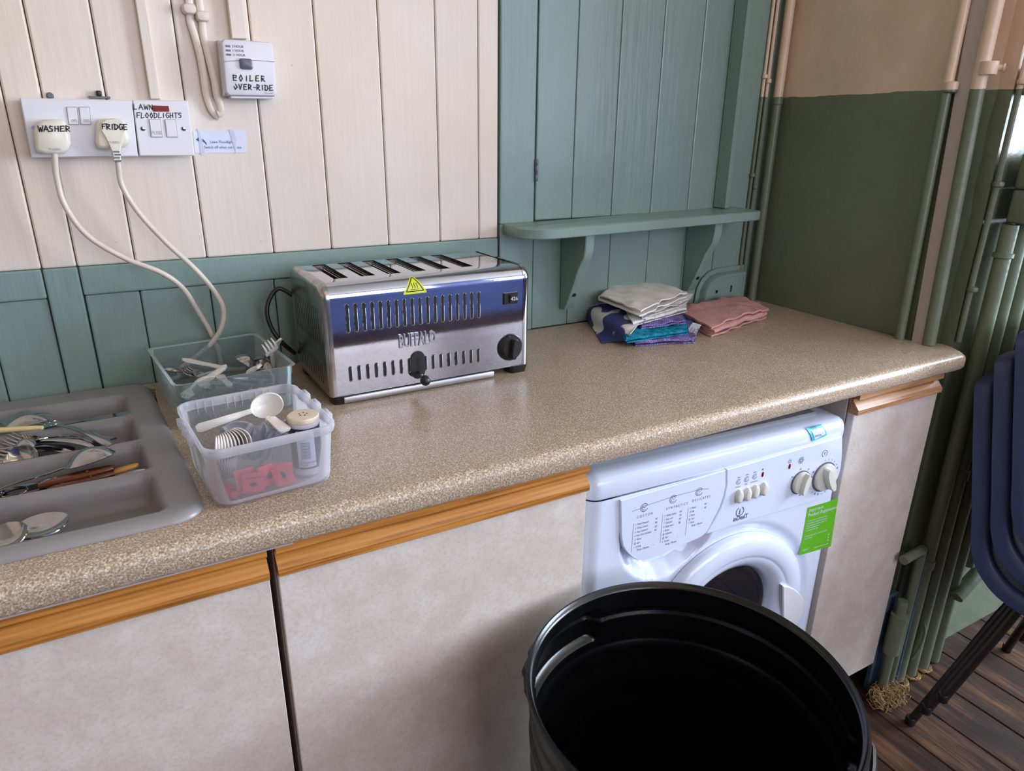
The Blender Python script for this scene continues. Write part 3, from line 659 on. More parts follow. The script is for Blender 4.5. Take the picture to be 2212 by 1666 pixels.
def fdepth(u, z):
    d = 0.0
    if u < WR: d += WR - math.sqrt(max(0, WR * WR - (WR - u) ** 2))
    if u > WW - WR: d += WR - math.sqrt(max(0, WR * WR - (u - WW + WR) ** 2))
    s = pin((u, z), scoop) if (u < .30 and z > .6) else -1
    if s > 0: d += .034 * (1 - (1 - min(1, s / .040)) ** 2.2)
    R = math.hypot(u - DC[0], z - DC[1])
    if R < DR + .028: d += .007 * ssm(DR + .028, DR + .004, R)
    if R < DR - .02: d += .03
    return d
us = [0, .0006, .0025, .006, .011, .018] + [.026 + (WW - .052) * k / 150 for k in range(151)] + [WW - .018, WW - .011, WW - .006, WW - .0025, WW - .0006, WW]
bm = BM(); g = []
for u in us:
    g.append([bm.verts.new((u, fdepth(u, z), z)) for z in [.10 + .7115 * k / 175 for k in range(176)]])
sideL = [bm.verts.new((0, .06, v.co.z)) for v in g[0]]; sideR = [bm.verts.new((WW, .06, v.co.z)) for v in g[-1]]
g = [sideL] + g + [sideR]
for a, b in zip(g, g[1:]):
    for j in range(len(a) - 1): bm.faces.new((a[j], b[j], b[j + 1], a[j + 1]))
obj('front_panel', bm, 'white', wm, angle=85)
bm = BM(); add_box(bm, (.01, .03, .0), (WW - .01, .05, .10), .003, 1); obj('kick_plate', bm, 'white', wm)
drawer = [(0.063,0.8068), (0.2955,0.8137), (0.3003,0.7825), (0.2982,0.7587), (0.2915,0.7358), (0.28,0.7139), (0.2615,0.6857), (0.2206,0.6779), (0.1678,0.6709), (0.142,0.6685), (0.1212,0.6706), (0.1032,0.6788), (0.0869,0.6951), (0.0755,0.7135), (0.0699,0.7357)]
drawer = drawer[:4] + [tuple(p) for p in smooth_path([Vector((*p, 0)) for p in drawer[4:]], 5)]; drawer = [(p[0], p[1]) for p in drawer]
bm = BM(); add_prism(bm, drawer, -.020, .0045, F, .0014); dw = obj('detergent_drawer', bm, 'white', wm, angle=30)
fascia = [(0.2983,0.8136), (0.6016,0.8217), (0.6119,0.7751), (0.6145,0.7428), (0.6069,0.7176), (0.5913,0.6975), (0.568,0.6868), (0.5373,0.6866), (0.4787,0.6872), (0.416,0.6872), (0.3556,0.6872), (0.3091,0.6861), (0.265,0.6848), (0.2835,0.713), (0.295,0.7349), (0.3007,0.7571), (0.3026,0.782)]
fascia = fascia[:2] + [(p[0], p[1]) for p in smooth_path([Vector((*p, 0)) for p in fascia[2:8]], 5)] + fascia[8:]
bm = BM(); add_prism(bm, fascia, -.006, .0040, F, .0014); fa = obj('control_fascia', bm, 'white', wm, angle=30)
# door
mf = Matrix.Rotation(PI / 2, 4, 'X'); dc = (DC[0], 0, DC[1])
bm = BM(); add_lathe(bm, [(DR, -.006), (DR + .0005, .002), (DR - .004, .009), (DR - .013, .0145), (DR - .026, .0165), (DR - .040, .0155), (DR - .046, .0135), (DR - .0475, .0125), (DR - .050, .0128), (DR - .062, .0085), (DR - .074, .000), (DR - .080, -.010), (DR - .083, -.022)], 96, dc, mf, False, False)
door = obj('door', bm, 'white', wm, angle=60)
bm = BM(); add_lathe(bm, [(.1235, -.020), (.119, -.0225), (.118, -.03)], 96, dc, mf, False, False); obj('glass_seal', bm, 'grey', door)
bm = BM(); add_lathe(bm, [(.1225, -.020), (.115, -.018), (.09, -.024), (.06, -.034), (.02, -.040), (.002, -.041)], 64, dc, mf); obj('door_glass', bm, 'glass', door)
hd_o = [(0.4837,0.5095), (0.4996,0.5034), (0.5212,0.4896), (0.5414,0.4713), (0.5565,0.452), (0.5636,0.4315), (0.561,0.4103), (0.5518,0.3937), (0.5357,0.3832), (0.5083,0.3891)]
bm = BM(); add_prism(bm, hd_o, .006, .0185, F, .002); obj('door_handle', bm, 'whiteplastic', door, angle=30)
# buttons, dials, lamps
for p in ((0.3347,0.751), (0.3558,0.75), (0.3756,0.7513), (0.3976,0.7516)):
    bm = BM(); rings = []
    for d, s in ((.003, 1.0), (.009, .97), (.0115, .85), (.0125, .6)): rings.append([F(p[0] + .0085 * s * math.cos(a), p[1] + .0145 * s * math.sin(a), d) for a in [2 * PI * k / 24 for k in range(24)]])
    add_loft(bm, rings); obj('push_button', bm, 'knob', wm, angle=50)
def dial(p, R, rot, name, H=.022):
    bm = BM(); add_lathe(bm, [(R * 1.10, .0036), (R * 1.10, .0055), (R * 1.04, .006), (R, .006)], 40, (p[0], 0, p[1]), mf, False, False); obj('dial_bezel', bm, 'grey', wm)
    bm = BM(); add_lathe(bm, [(R, .004), (R * .98, .010), (R * .93, .0125), (R * .5, .0135)], 40, (p[0], 0, p[1]), mf)
    c, s = math.cos(rot), math.sin(rot)
    def G(a, b, d): return F(p[0] + a * c - b * s, p[1] + a * s + b * c, d)
    rings = []
    for d, k in ((.010, 1.0), (H * .8, .9), (H, .72)): rings.append([G(a * R * (1 if k == 1 else .98), b * R * k, d) for a, b in ((-.96, -.12), (-.6, -.30), (0, -.36), (.6, -.30), (.97, -.08), (.97, .08), (.6, .30), (0, .36), (-.6, .30), (-.96, .12))])
    add_loft(bm, rings); return obj(name, bm, 'knob', wm, angle=40)
dial((0.4993,0.7421), .0235, math.radians(80), 'temperature_dial'); dial((0.5665,0.7395), .0300, math.radians(118), 'programme_dial', .026)
for p in ((0.3913,0.7835), (0.4614,0.7852)):
    bm = BM(); add_loft(bm, [[F(p[0] + .0026 * s * math.cos(a), p[1] + .0058 * s * math.sin(a), d) for a in [2 * PI * k / 16 for k in range(16)]] for d, s in ((.0035, 1), (.0048, .95), (.0054, .5))]); obj('indicator_lamp', bm, 'red_lens', wm)
# printing on the drawer
bm = BM(); D = .0047
tl = [(0.0894,0.7791), (0.1092,0.781), (0.1208,0.7837), (0.1699,0.787), (0.1853,0.7875), (0.2285,0.7872), (0.2447,0.7863), (0.2592,0.7834)]
ribbon(bm, tl, .0007, F, D)
for c in ((0.1146,0.7806), (0.1777,0.7819), (0.2366,0.7825)):
    ribbon(bm, circ(c[0], c[1], .0078, 24, .5, 5.9), .0011, F, D); ribbon(bm, circ(c[0], c[1], .0052, 7, .3, 5.2), .0009, F, D); ribbon(bm, [(c[0] - .002, c[1] + .003), (c[0], c[1] - .001), (c[0] + .003, c[1])], .0008, F, D)
for s, p in (('COTTON', (0.1005,0.762)), ('SYNTHETICS', (0.1638,0.7628)), ('DELICATES', (0.2223,0.7649))): add_text(bm, s, p[0], p[1], .0074, F, D, spacing=1.55, sx=.8)
cols = (((0.0983,0.7477), (0.1412,0.7487), (0.1003,0.6951), ['1  With Prewash', '2  White cotton', '3  Fast coloured', '4  Non Fast coloured', '\u2610  Rinse', '@  Spin', 'o  Drying'], ["90'", "90'", "60'", "40'", '\u00b7', '\u00b7', '\u00b7', '\u2022']),
        ((0.1611,0.7493), (0.1954,0.7501), (0.1636,0.6967), ['5  White Nylon', '6  Easy care', '7  Delicates', '8  Daily wash', 'u  Rinse', '@  Softener', '@  Spin', 'o  Drying'], ["60'", "50'", "40'", '@', '\u00b7', '\u00b7', '\u00b7', '\u2022']),
        ((0.2187,0.7505), (0.2527,0.7512), (0.2215,0.6975), ['9  Wool', '10 Silk', 'u  Rinse', '@  Spin', 'v  Drain'], ["40'", "30'", '\u00b7', '\u00b7', '\u2022']))
b2 = BM()
for (p, q, e, rows, rt) in cols:
    for k, s in enumerate(rows): add_text(bm, s, p[0], p[1] - .0076 * k, .0060, F, D, sx=.70)
    b2 = BM(); add_text(b2, 'Stop / Reset', p[0] + .008, p[1] - .0076 * len(rows), .0062, F, D, sx=.85); obj('printed_reset_words', b2, 'blueink', dw, smooth=False)
    for k, s in enumerate(rt): add_text(bm, s, q[0], q[1] - .0076 * k, .0058, F, D, sx=.85)
    ribbon(bm, [(p[0] - .004, p[1] + .006), (p[0] - .004, e[1])], .0006, F, D)
obj('printed_programme_chart', bm, 'print', dw, smooth=False)
# printing on the fascia
bm = BM(); D = .0043
p = (0.3453,0.7143); ribbon(bm, circ(p[0], p[1], .0095, 24, 2.0, 7.4), .0018, F, D); add_text(bm, 'i', p[0] - .0022, p[1] - .0062, .0175, F, D, bold=.03)
p = (0.3308,0.6957); add_text(bm, 'inDesIT', p[0], p[1], .0135, F, D, bold=.02, sx=.86)
obj('maker_logo', bm, 'print', fa, smooth=False); bm = BM()
for p, a, b in (((0.331,0.7813), '60/c', 'crease'), ((0.351,0.7822), '1000', '500'), ((0.3712,0.7836), '', 'economy')):
    ribbon(bm, circ(p[0], p[1], .0052, 18, .6, 6.2), .0009, F, D); ribbon(bm, circ(p[0], p[1], .0024, 6, .6, 5.2), .0009, F, D)
    add_text(bm, a, p[0], p[1] + .008, .0042, F, D, 'CENTER'); add_text(bm, b, p[0], p[1] - .012, .0046, F, D, 'CENTER')
obj('printed_button_marks', bm, 'print', fa, smooth=False); bm = BM()
p = (0.3896,0.7928); add_text(bm, 'e', p[0], p[1], .008, F, D, 'CENTER', bold=.03)
obj('printed_lamp_mark', bm, 'print', fa, smooth=False); bm = BM()
p = (0.4597,0.7966); ribbon(bm, circ(p[0], p[1], .0028, 10), .0008, F, D)
for k in range(8): a = k * PI / 4; ribbon(bm, [(p[0] + .0038 * math.cos(a), p[1] + .0038 * math.sin(a)), (p[0] + .0052 * math.cos(a), p[1] + .0052 * math.sin(a))], .0008, F, D)
p = (0.4913,0.792); ribbon(bm, circ(p[0], p[1], .0032, 12), .0009, F, D)
for k in range(6): a = k * PI / 3; ribbon(bm, circ(p[0] + .0052 * math.cos(a), p[1] + .0052 * math.sin(a), .0024, 8), .0008, F, D)
obj('printed_control_marks', bm, 'print', fa, smooth=False); bm = BM()
p = (0.5566,0.7937); ribbon(bm, circ(p[0], p[1], .0072, 20, -1.0, 4.4), .0011, F, D); add_text(bm, 'P', p[0] - .002, p[1] - .003, .009, F, D)
obj('printed_control_marks', bm, 'print', fa, smooth=False); bm = BM()
p = (0.4993,0.7421)
for k, s in enumerate(('90', '70', '60', '50', '40', '30', '*', '-')): a = math.radians(-60 + k * 45 - 20); add_text(bm, s, p[0] + .031 * math.cos(a), p[1] + .031 * math.sin(a) - .0025, .0058, F, D, 'CENTER')
obj('printed_dial_scale', bm, 'print', fa, smooth=False); bm = BM()
p = (0.5665,0.7395)
for k, s in enumerate(('\u2022', '1', '2', '3', '4', 'u', '@', 'o', '\u2022', '5', '6', '7', '8', 'u', '@', '@', 'o', '\u2022', '9', '10', 'u', '@', 'v')): a = math.radians(112 - k * 15.3); add_text(bm, s, p[0] + .0385 * math.cos(a), p[1] + .0385 * math.sin(a) - .0025, .0058, F, D, 'CENTER')
obj('printed_dial_scale', bm, 'print', fa, smooth=False)
bm = BM(); p = (0.3698,0.7917); add_text(bm, 'auto', p[0], p[1], .0045, F, D, 'CENTER'); obj('printed_red_word', bm, 'red_lens', fa, smooth=False)
# stickers
gs = [(0.5399,0.672), (0.6293,0.6714), (0.6355,0.553), (0.5398,0.5571)]
bm = BM(); add_prism(bm, gs, -.0002, .0006, F); st = obj('registration_sticker', bm, 'green_sticker', wm, smooth=False, label='bright green sticker with white writing')
ex = Vector((gs[1][0] - gs[0][0], gs[1][1] - gs[0][1])).normalized(); rr = math.atan2(ex.y, ex.x)
bm = BM()
def gpt(a, b): q = V2(V2(gs[0], gs[1], a), V2(gs[3], gs[2], a), b); return q
for s, a, b, h in (('Important', .06, .105, .0125), ('Product Registration', .05, .205, .0125)): q = gpt(a, b); add_text(bm, s, q[0], q[1], h, F, .0008, rot=rr, sx=.82)
for b, s in ((.31, 'To help us provide a fast and efficient service for you'), (.36, 'in the future, please complete and return the enclosed'), (.41, 'Product Registration card as soon as possible or visit'), (.46, 'our Product Registration Hotline on'), (.51, 'or register your purchase online'), (.63, 'To thank you for registering your purchase we will send you'), (.68, 'a free product guide')):
    q = gpt(.07, b); add_text(bm, s, q[0], q[1], .0052, F, .0008, rot=rr, sx=.52)
q = gpt(.08, .93); add_text(bm, 'inDesIT', q[0], q[1], .007, F, .0008, rot=rr, sx=.8); q2 = gpt(.9, .93); ribbon(bm, [gpt(.42, .92), gpt(.9, .92)], .0008, F, .0008)
for b in (.72, .78, .84): q = gpt(.86, b); ribbon(bm, circ(q[0], q[1], .0013, 8), .0012, F, .0008)
obj('sticker_writing', bm, 'paper', st, smooth=False)
aq = [(0.5017,0.86), (0.545,0.86), (0.5567,0.8323), (0.5166,0.827)]
LF = frame((0, 0, .0), (1, 0, 0), (0, 0, 1))
def lidpt(u, v, d=0.0):   # wraps over the rounded front of the lid
    if v <= .832: return Vector((u, -d, v))
    pr = ((.832, 0), (.842, .0015), (.850, .006), (.855, .013), (.8565, .020), (.857, .034)); z = v
    for _ in range(6):
        y = 0.0
        for (a, p), (b, q) in zip(pr, pr[1:]):
            if z >= a: y = p + (q - p) * min(1, (z - a) / (b - a))
        z = min(v - .40 * y, .857)
    return Vector((u, y - d * .8, z + d * .6))
def patch(name, quad, mat, parent, n=6, d=.0006, k0=(0, 1), k1=(0, 1)):
    bm = BM()
    def f(a, b):
        a = k0[0] + (k0[1] - k0[0]) * a; b = k1[0] + (k1[1] - k1[0]) * b
        q = V2(V2(quad[0], quad[1], a), V2(quad[3], quad[2], a), b); return lidpt(q[0], q[1], d)
    add_grid(bm, n, n, f); return obj(name, bm, mat, parent)
ss = patch('service_sticker', aq, 'aqua', wm, 8, .0018); patch('sticker_panel', aq, 'paper', ss, 6, .0024, (.16, .92), (.34, .92))
bm = BM()
for b, s in ((.20, 'TESTED'), (.50, '- - - -'), (.78, '24/05/06')):
    q = V2(V2(aq[0], aq[1], .2), V2(aq[3], aq[2], .2), b); add_text(bm, s, q[0], q[1] - .002, .0065, lambda u, v, d=0: lidpt(u, v, .003), sx=.8)
obj('sticker_print', bm, 'print', ss, smooth=False)

# ================================================================ six-slot toaster
TW, TD, TH = .395, .212, .192
tr = thing('toaster', 'wide polished steel six-slot toaster with a yellow triangle warning sticker', 'toaster', (.464, -.262, .965), math.radians(1.0))
TF = frame((0, 0, 0), (1, 0, 0), (0, 0, 1))
def tprof(o=0.0, r=.024, n=8):     # front bottom -> front top -> back top -> back bottom, (y, z)
    p = [(o, o * .5), (o, TH - r - .0012)]
    p += [(r - (r - o) * math.cos(a), TH - r + (r - o) * math.sin(a)) for a in [PI / 2 * k / n for k in range(n + 1)]]
    p += [(TD - r + (r - o) * math.sin(a), TH - r + (r - o) * math.cos(a)) for a in [PI / 2 * k / n for k in range(n + 1)]]
    return p + [(TD - o, TH - r - .0012), (TD - o, o * .5)]
P0 = tprof(); nh = len(P0) // 2
slots = [(-.160 + .0476 * k, -.135 + .0476 * k) for k in range(6)]; SY0, SY1 = .047, .188
bm = BM(); xs_ = [-.186]; 
for a, b in slots: xs_ += [a, b]
xs_.append(.186)
def strip_faces(xa, xb, prof):
    A = [bm.verts.new((xa, y, z)) for y, z in prof]; B = [bm.verts.new((xb, y, z)) for y, z in prof]
    for i in range(len(prof) - 1): bm.faces.new((A[i], B[i], B[i + 1], A[i + 1]))
for i in range(0, len(xs_) - 1):
    if i % 2 == 0:
        strip_faces(xs_[i], xs_[i + 1], P0[:nh] + [(SY0, TH), (SY1, TH)] + P0[nh:])
    else:
        strip_faces(xs_[i], xs_[i + 1], P0[:nh] + [(SY0, TH)]); strip_faces(xs_[i], xs_[i + 1], [(SY1, TH)] + P0[nh:])
bmesh.ops.remove_doubles(bm, verts=bm.verts, dist=.00005)
shell = obj('steel_shell', bm, 'steel', tr, angle=40)
for a, b in slots:
    bm = BM()
    for (p, q) in (((a + .0008, SY0), (a + .0008, SY1)), ((b - .0008, SY0), (b - .0008, SY1)), ((a, SY0 + .0008), (b, SY0 + .0008)), ((a, SY1 - .0008), (b, SY1 - .0008))):
        add_box(bm, (min(p[0], q[0]) - .0004, min(p[1], q[1]) - .0004, TH - .10), (max(p[0], q[0]) + .0004, max(p[1], q[1]) + .0004, TH - .0013))
    add_box(bm, (a, SY0, TH - .102), (b, SY1, TH - .1))
    sl = obj('bread_slot', bm, 'dark_steel' if 'dark_steel' in M else 'steel_dirty', tr, smooth=False)
    bm = BM()
    for k in range(17): yy = SY0 + .008 + k * (SY1 - SY0 - .016) / 16; add_tube(bm, [(b - .004, yy, TH - .009), (b - .0055, yy, TH - .07)], .0009, 6)
    add_tube(bm, [(b - .004, SY0 + .004, TH - .009), (b - .004, SY1 - .004, TH - .009)], .0011, 6); add_tube(bm, [(b - .0045, SY0 + .004, TH - .03), (b - .0045, SY1 - .004, TH - .03)], .0009, 6)
    obj('wire_guard', bm, 'steel_dirty', sl)
for s in (-1, 1):
    bm = BM(); rings = []
    for x, o in ((.183, .0), (.190, .0), (.1935, .0012), (.1962, .0040), (.1975, .0085), (.1978, .013)): rings.append([(s * x, y, z) for y, z in tprof(o + (-.0008 if o == 0 else 0))])
    add_loft(bm, rings, False, True); e = obj('end_panel', bm, 'steel_dirty' if s < 0 else 'steel', tr, angle=40)
    bm = BM()
    for z0, z1 in ((.085, .150), (.018, .055)):
        for k in range(13): yy = .028 + k * .0125; add_box(bm, (s * .1976 - .0003, yy - .002, z0), (s * .1976 + .0008, yy + .002, z1), .0012, 2)
    obj('vent_slots', bm, 'dark', e)
bm = BM(); add_box(bm, (-.185, .004, .001), (.185, TD - .004, .006)); obj('base_plate', bm, 'steel_dirty', tr, smooth=False)
# front vents
def capsule(u, v0, v1, w, n=6):
    return [(u + w * math.cos(a), v1 - w + w * math.sin(a)) for a in [PI * k / n for k in range(n + 1)]] + [(u - w * math.cos(a), v0 + w - w * math.sin(a)) for a in [PI * k / n for k in range(n + 1)]]
rims = BM(); holes = BM()
def vent(u, v0, v1):
    o = capsule(u, v0, v1, .0034); i = offset_poly(o, .0008); j = offset_poly(o, .0014)
    add_loft(rims, [[TF(a, b, .0001) for a, b in o], [TF(a, b, .0010) for a, b in i], [TF(a, b, .0003) for a, b in j]], False, False)
    add_prism(holes, j, .0, .0004, TF)
A0, A1, B0, B1 = (-0.1562,0.1594), (-0.16,0.1087), (0.0885,0.1554), (0.0881,0.1045)
for k in range(18): t = k / 17; vent(A0[0] + (B0[0] - A0[0]) * t, A1[1] + (B1[1] - A1[1]) * t, A0[1] + (B0[1] - A0[1]) * t)
obj('vent_rims', rims, 'steel', shell, angle=60); obj('vent_openings', holes, 'dark', shell, smooth=False); rims = BM(); holes = BM()
A0, A1, B0, B1 = (-0.1578,0.0515), (-0.1598,0.0231), (0.087,0.0478), (0.0868,0.0192)
for k in range(17):
    if k in (8,):
        obj('vent_rims', rims, 'steel', shell, angle=60); obj('vent_openings', holes, 'dark', shell, smooth=False); rims = BM(); holes = BM(); continue
    t = k / 16; vent(A0[0] + (B0[0] - A0[0]) * t, A1[1] + (B1[1] - A1[1]) * t, A0[1] + (B0[1] - A0[1]) * t)
obj('vent_rims', rims, 'steel', shell, angle=60); obj('vent_openings', holes, 'dark', shell, smooth=False)
# badge
bm = BM(); p = (-0.0694,0.0706); _fc.fill_mode = 'BOTH'
add_text(bm, 'BUFFALO', p[0], p[1], .0345, TF, .0002, bold=.012, sx=.49, ext=.0012)
bm2 = BM(); 
_fc.extrude = .0
obj('maker_badge', bm, 'brushed', tr, smooth=False); bm2.free()
# lever
c0, c1 = (-0.0342,0.0603), (-0.0353,0.0082); cu = (c0[0] + c1[0]) / 2
bm = BM(); add_prism(bm, capsule(cu, c1[1], c0[1], .0135, 10), 0, .0022, TF, .0008); lp = obj('lever_plate', bm, 'black', tr)
bm = BM(); add_prism(bm, capsule(cu, c1[1] + .010, c0[1] - .012, .0028, 6), .0021, .0026, TF); obj('lever_slot', bm, 'dark', lp, smooth=False)
lk0 = TF(cu, c1[1] + .014, .002); _k = (-0.0329,0.013); kb = TF(_k[0], _k[1], .028)
bm = BM(); add_tube(bm, [lk0, lk0 + (kb - lk0) * .5 + Vector((0, 0, .002)), kb], .0022, 10, 4); lv = obj('lever', bm, 'steel', tr)
bm = BM(); bmesh.ops.create_uvsphere(bm, u_segments=24, v_segments=14, radius=.0095); bmesh.ops.translate(bm, verts=bm.verts, vec=kb); obj('lever_ball', bm, 'black', lv)
# rotary knob
p = (0.1549,0.0398); kc = (p[0], 0, p[1])
bm = BM(); add_lathe(bm, [(.0262, 0), (.0262, .003), (.0245, .006), (.020, .010), (.019, .011), (.001, .011)], 40, kc, mf)
G = lambda a, b, d: TF(p[0] + a * math.cos(1.45) - b * math.sin(1.45), p[1] + a * math.sin(1.45) + b * math.cos(1.45), d)
add_loft(bm, [[G(a * s2, b * s, d) for a, b in rrect(.040, .012, .004, 3)] for d, s, s2 in ((.010, 1, 1), (.020, .85, .98), (.0225, .7, .92))]); kn = obj('browning_knob', bm, 'black', tr)
bm = BM()
for k in range(7): a = math.radians(100 + k * 38); add_text(bm, '0123456'[k], p[0] + .0225 * math.cos(a), p[1] + .0225 * math.sin(a) - .002, .0055, TF, .0068, 'CENTER')
obj('knob_numbers', bm, 'paper', kn, smooth=False)
# counter switch
q0, q1 = (0.14,0.1248), (0.1708,0.1461)
bm = BM(); add_prism(bm, [(q0[0], q0[1]), (q1[0], q0[1]), (q1[0], q1[1]), (q0[0], q1[1])], 0, .0035, TF, .0012)
add_prism(bm, [(q0[0] + .011, q0[1] + .003), (q1[0] - .002, q0[1] + .003), (q1[0] - .002, q1[1] - .003), (q0[0] + .011, q1[1] - .003)], .003, .007, TF, .001); sw = obj('rocker_switch', bm, 'black', tr, angle=30)
bm = BM(); add_text(bm, '426', q0[0] + .0125, (q0[1] + q1[1]) / 2 - .0035, .0100, TF, .0072); obj('switch_digits', bm, 'paper', sw, smooth=False)
# crumb tray and feet
t0, t1 = (-0.1878,-0.0061), (0.1165,-0.0036)
bm = BM(); add_box(bm, (-.174, -.006, -.0125), (.118, .004, -.0015), .0015, 2); add_box(bm, (-.17, .004, -.011), (.114, .15, -.009)); obj('crumb_tray', bm, 'brushed', tr)
for x, y in ((-.172, .018), (.176, .018), (-.172, TD - .02), (.176, TD - .02)):
    bm = BM(); add_loft(bm, [[(x + a, y + b, z) for a, b in rrect(w, w, .009, 4)] for z, w in ((-.0148, .036), (-.003, .040), (.0005, .041))]); obj('foot', bm, 'black', tr)
# warning sticker wraps over the rounded top edge
def wrap(s):       # arc length above the start of the curve -> (y, z, normal)
    r = .024
    if s < 0: return (0, TH - r + s, (-1, 0))
    a = min(s / r, PI / 2); return (r - r * math.cos(a), TH - r + r * math.sin(a) + 0, (-math.cos(a), math.sin(a)))
def tri(name, c, h, d, mat, parent, n=14, cut=0.0, rnd_=.12):
    bm = BM(); rows = []
    for j in range(n + 1):
        t = j / n; s = c[1] + (-h / 2 + h * t); hw = (h * .62) * (1 - t) + h * .05
        if t < .06: hw -= h * .04
        y, z, nn = wrap(s); rows.append([bm.verts.new((c[0] + hw * (2 * i / 8 - 1), y + nn[0] * d, z + nn[1] * d)) for i in range(9)])
    for a, b in zip(rows, rows[1:]):
        for i in range(8): bm.faces.new((a[i], a[i + 1], b[i + 1], b[i]))
    return obj(name, bm, mat, parent)
tc = ((-0.0351,0.1655)[0] + .0005, .0125)
ws = tri('warning_sticker', tc, .034, .0003, 'yellow', shell); ws['label'] = 'yellow triangle hot surface warning sticker'
bm = BM()
def wf(u, v, d=0.0): y, z, nn = wrap(v); return Vector((u, y + nn[0] * d, z + nn[1] * d))
tp = [(tc[0] - .0160, tc[1] - .0125), (tc[0] + .0160, tc[1] - .0125), (tc[0], tc[1] + .0145), (tc[0] - .0160, tc[1] - .0125)]
def densify(P, n=8): return [V2(a, b, k / n) for a, b in zip(P, P[1:]) for k in range(n)] + [P[-1]]
ribbon(bm, densify(tp), .0016, wf, .0006)
for k in (-1, 0, 1): ribbon(bm, [(tc[0] + k * .0045 + .0012 * math.sin(t * 1.6), tc[1] - .0075 + t * .0023) for t in range(5)], .0011, wf, .0006)
ribbon(bm, densify([(tc[0] - .008, tc[1] - .0095), (tc[0] + .008, tc[1] - .0095)]), .0008, wf, .0006)
obj('sticker_symbol', bm, 'ink', ws, smooth=False)
bm = BM(); add_tube(bm, [Vector((0.2736,-0.05,1.0966)) - Vector((.464, -.262, .965)), Vector((0.2491,-0.045,1.1139)) - Vector((.464, -.262, .965)), Vector((0.2309,-0.045,1.1)) - Vector((.464, -.262, .965)), Vector((0.2205,-0.05,1.074)) - Vector((.464, -.262, .965)), Vector((0.2246,-0.055,1.0426)) - Vector((.464, -.262, .965)), Vector((0.2393,-0.06,1.0148)) - Vector((.464, -.262, .965)), Vector((0.263,-0.05,0.9866)) - Vector((.464, -.262, .965))], .0042, 12, 8)
obj('mains_lead', bm, 'black', tr)

# ================================================================ black bin
BC = (.585, -.835); BZ = .68; BR = .2190
bn = thing('waste_bin', 'large round black plastic bin with moulded handles, open and empty', 'bin', (BC[0], BC[1], 0))
HA = (0.5042,-0.6513,0.66); hang = math.atan2(HA[1] - BC[1], HA[0] - BC[0])
def rb(z): return .185 + (BR - .185) * (z / BZ)
def adiff(a, b): return abs((a - b + PI) % (2 * PI) - PI)
def bulge(th, z):
    v = 0
    for h in (hang, hang + PI):
        a = adiff(th, h); v += .018 * ssm(.44, .39, a) * ssm(BZ - .085, BZ - .078, z) * ssm(BZ - .020, BZ - .030, z)
    return v
NS = 160; bm = BM(); prof = []
zs = sorted(set([BZ * k / 40 for k in range(41)] + [BZ - .1 + .0035 * k for k in range(29)]))
def rib(z):
    v = 0
    for zc, w, a in ((BZ - .040, .004, .003), (BZ - .092, .009, .005), (BZ - .140, .005, .005), (BZ - .20, .005, .005), (BZ - .27, .005, .004)): v += a * (ssm(zc - w - .003, zc - w, z) - ssm(zc + w, zc + w + .003, z))
    return v
outer = [(z, 0) for z in zs]
rings = []
def ring(fn): return [fn(2 * PI * k / NS) for k in range(NS)]
def pt(r, th, z): return (r * math.cos(th), r * math.sin(th), z)
rings.append(ring(lambda t: pt(.002, t, .0))); rings.append(ring(lambda t: pt(.180, t, .0)))
for z in zs: rings.append(ring(lambda t, z=z: pt(rb(z) + bulge(t, z) + rib(z) * .8, t, z + .001)))
for r, z in ((BR + .003, BZ - .001), (BR + .0055, BZ + .001), (BR + .0062, BZ + .005), (BR + .0045, BZ + .0085), (BR + .002, BZ + .0085), (BR + .0002, BZ + .006), (BR - .0015, BZ + .0045), (BR - .0040, BZ + .003), (BR - .0048, BZ)): rings.append(ring(lambda t, r=r, z=z: pt(r, t, z)))
for z in zs[::-1]: rings.append(ring(lambda t, z=z: pt(rb(z) - .0045 + bulge(t, z) + rib(z), t, max(z, .006))))
rings.append(ring(lambda t: pt(.003, t, .006)))
add_loft(bm, rings); obj('bin_body', bm, 'binblack', bn, angle=50)
for h in (hang, hang + PI):
    bm = BM(); pts = [(pt(BR + (.004 if abs(k) == 6 else .011), h + k * .056, BZ - .020 - .0) ) for k in range(-6, 7)]
    add_tube(bm, pts, .0055, 10, 2); obj('handle', bm, 'binblack', bn)

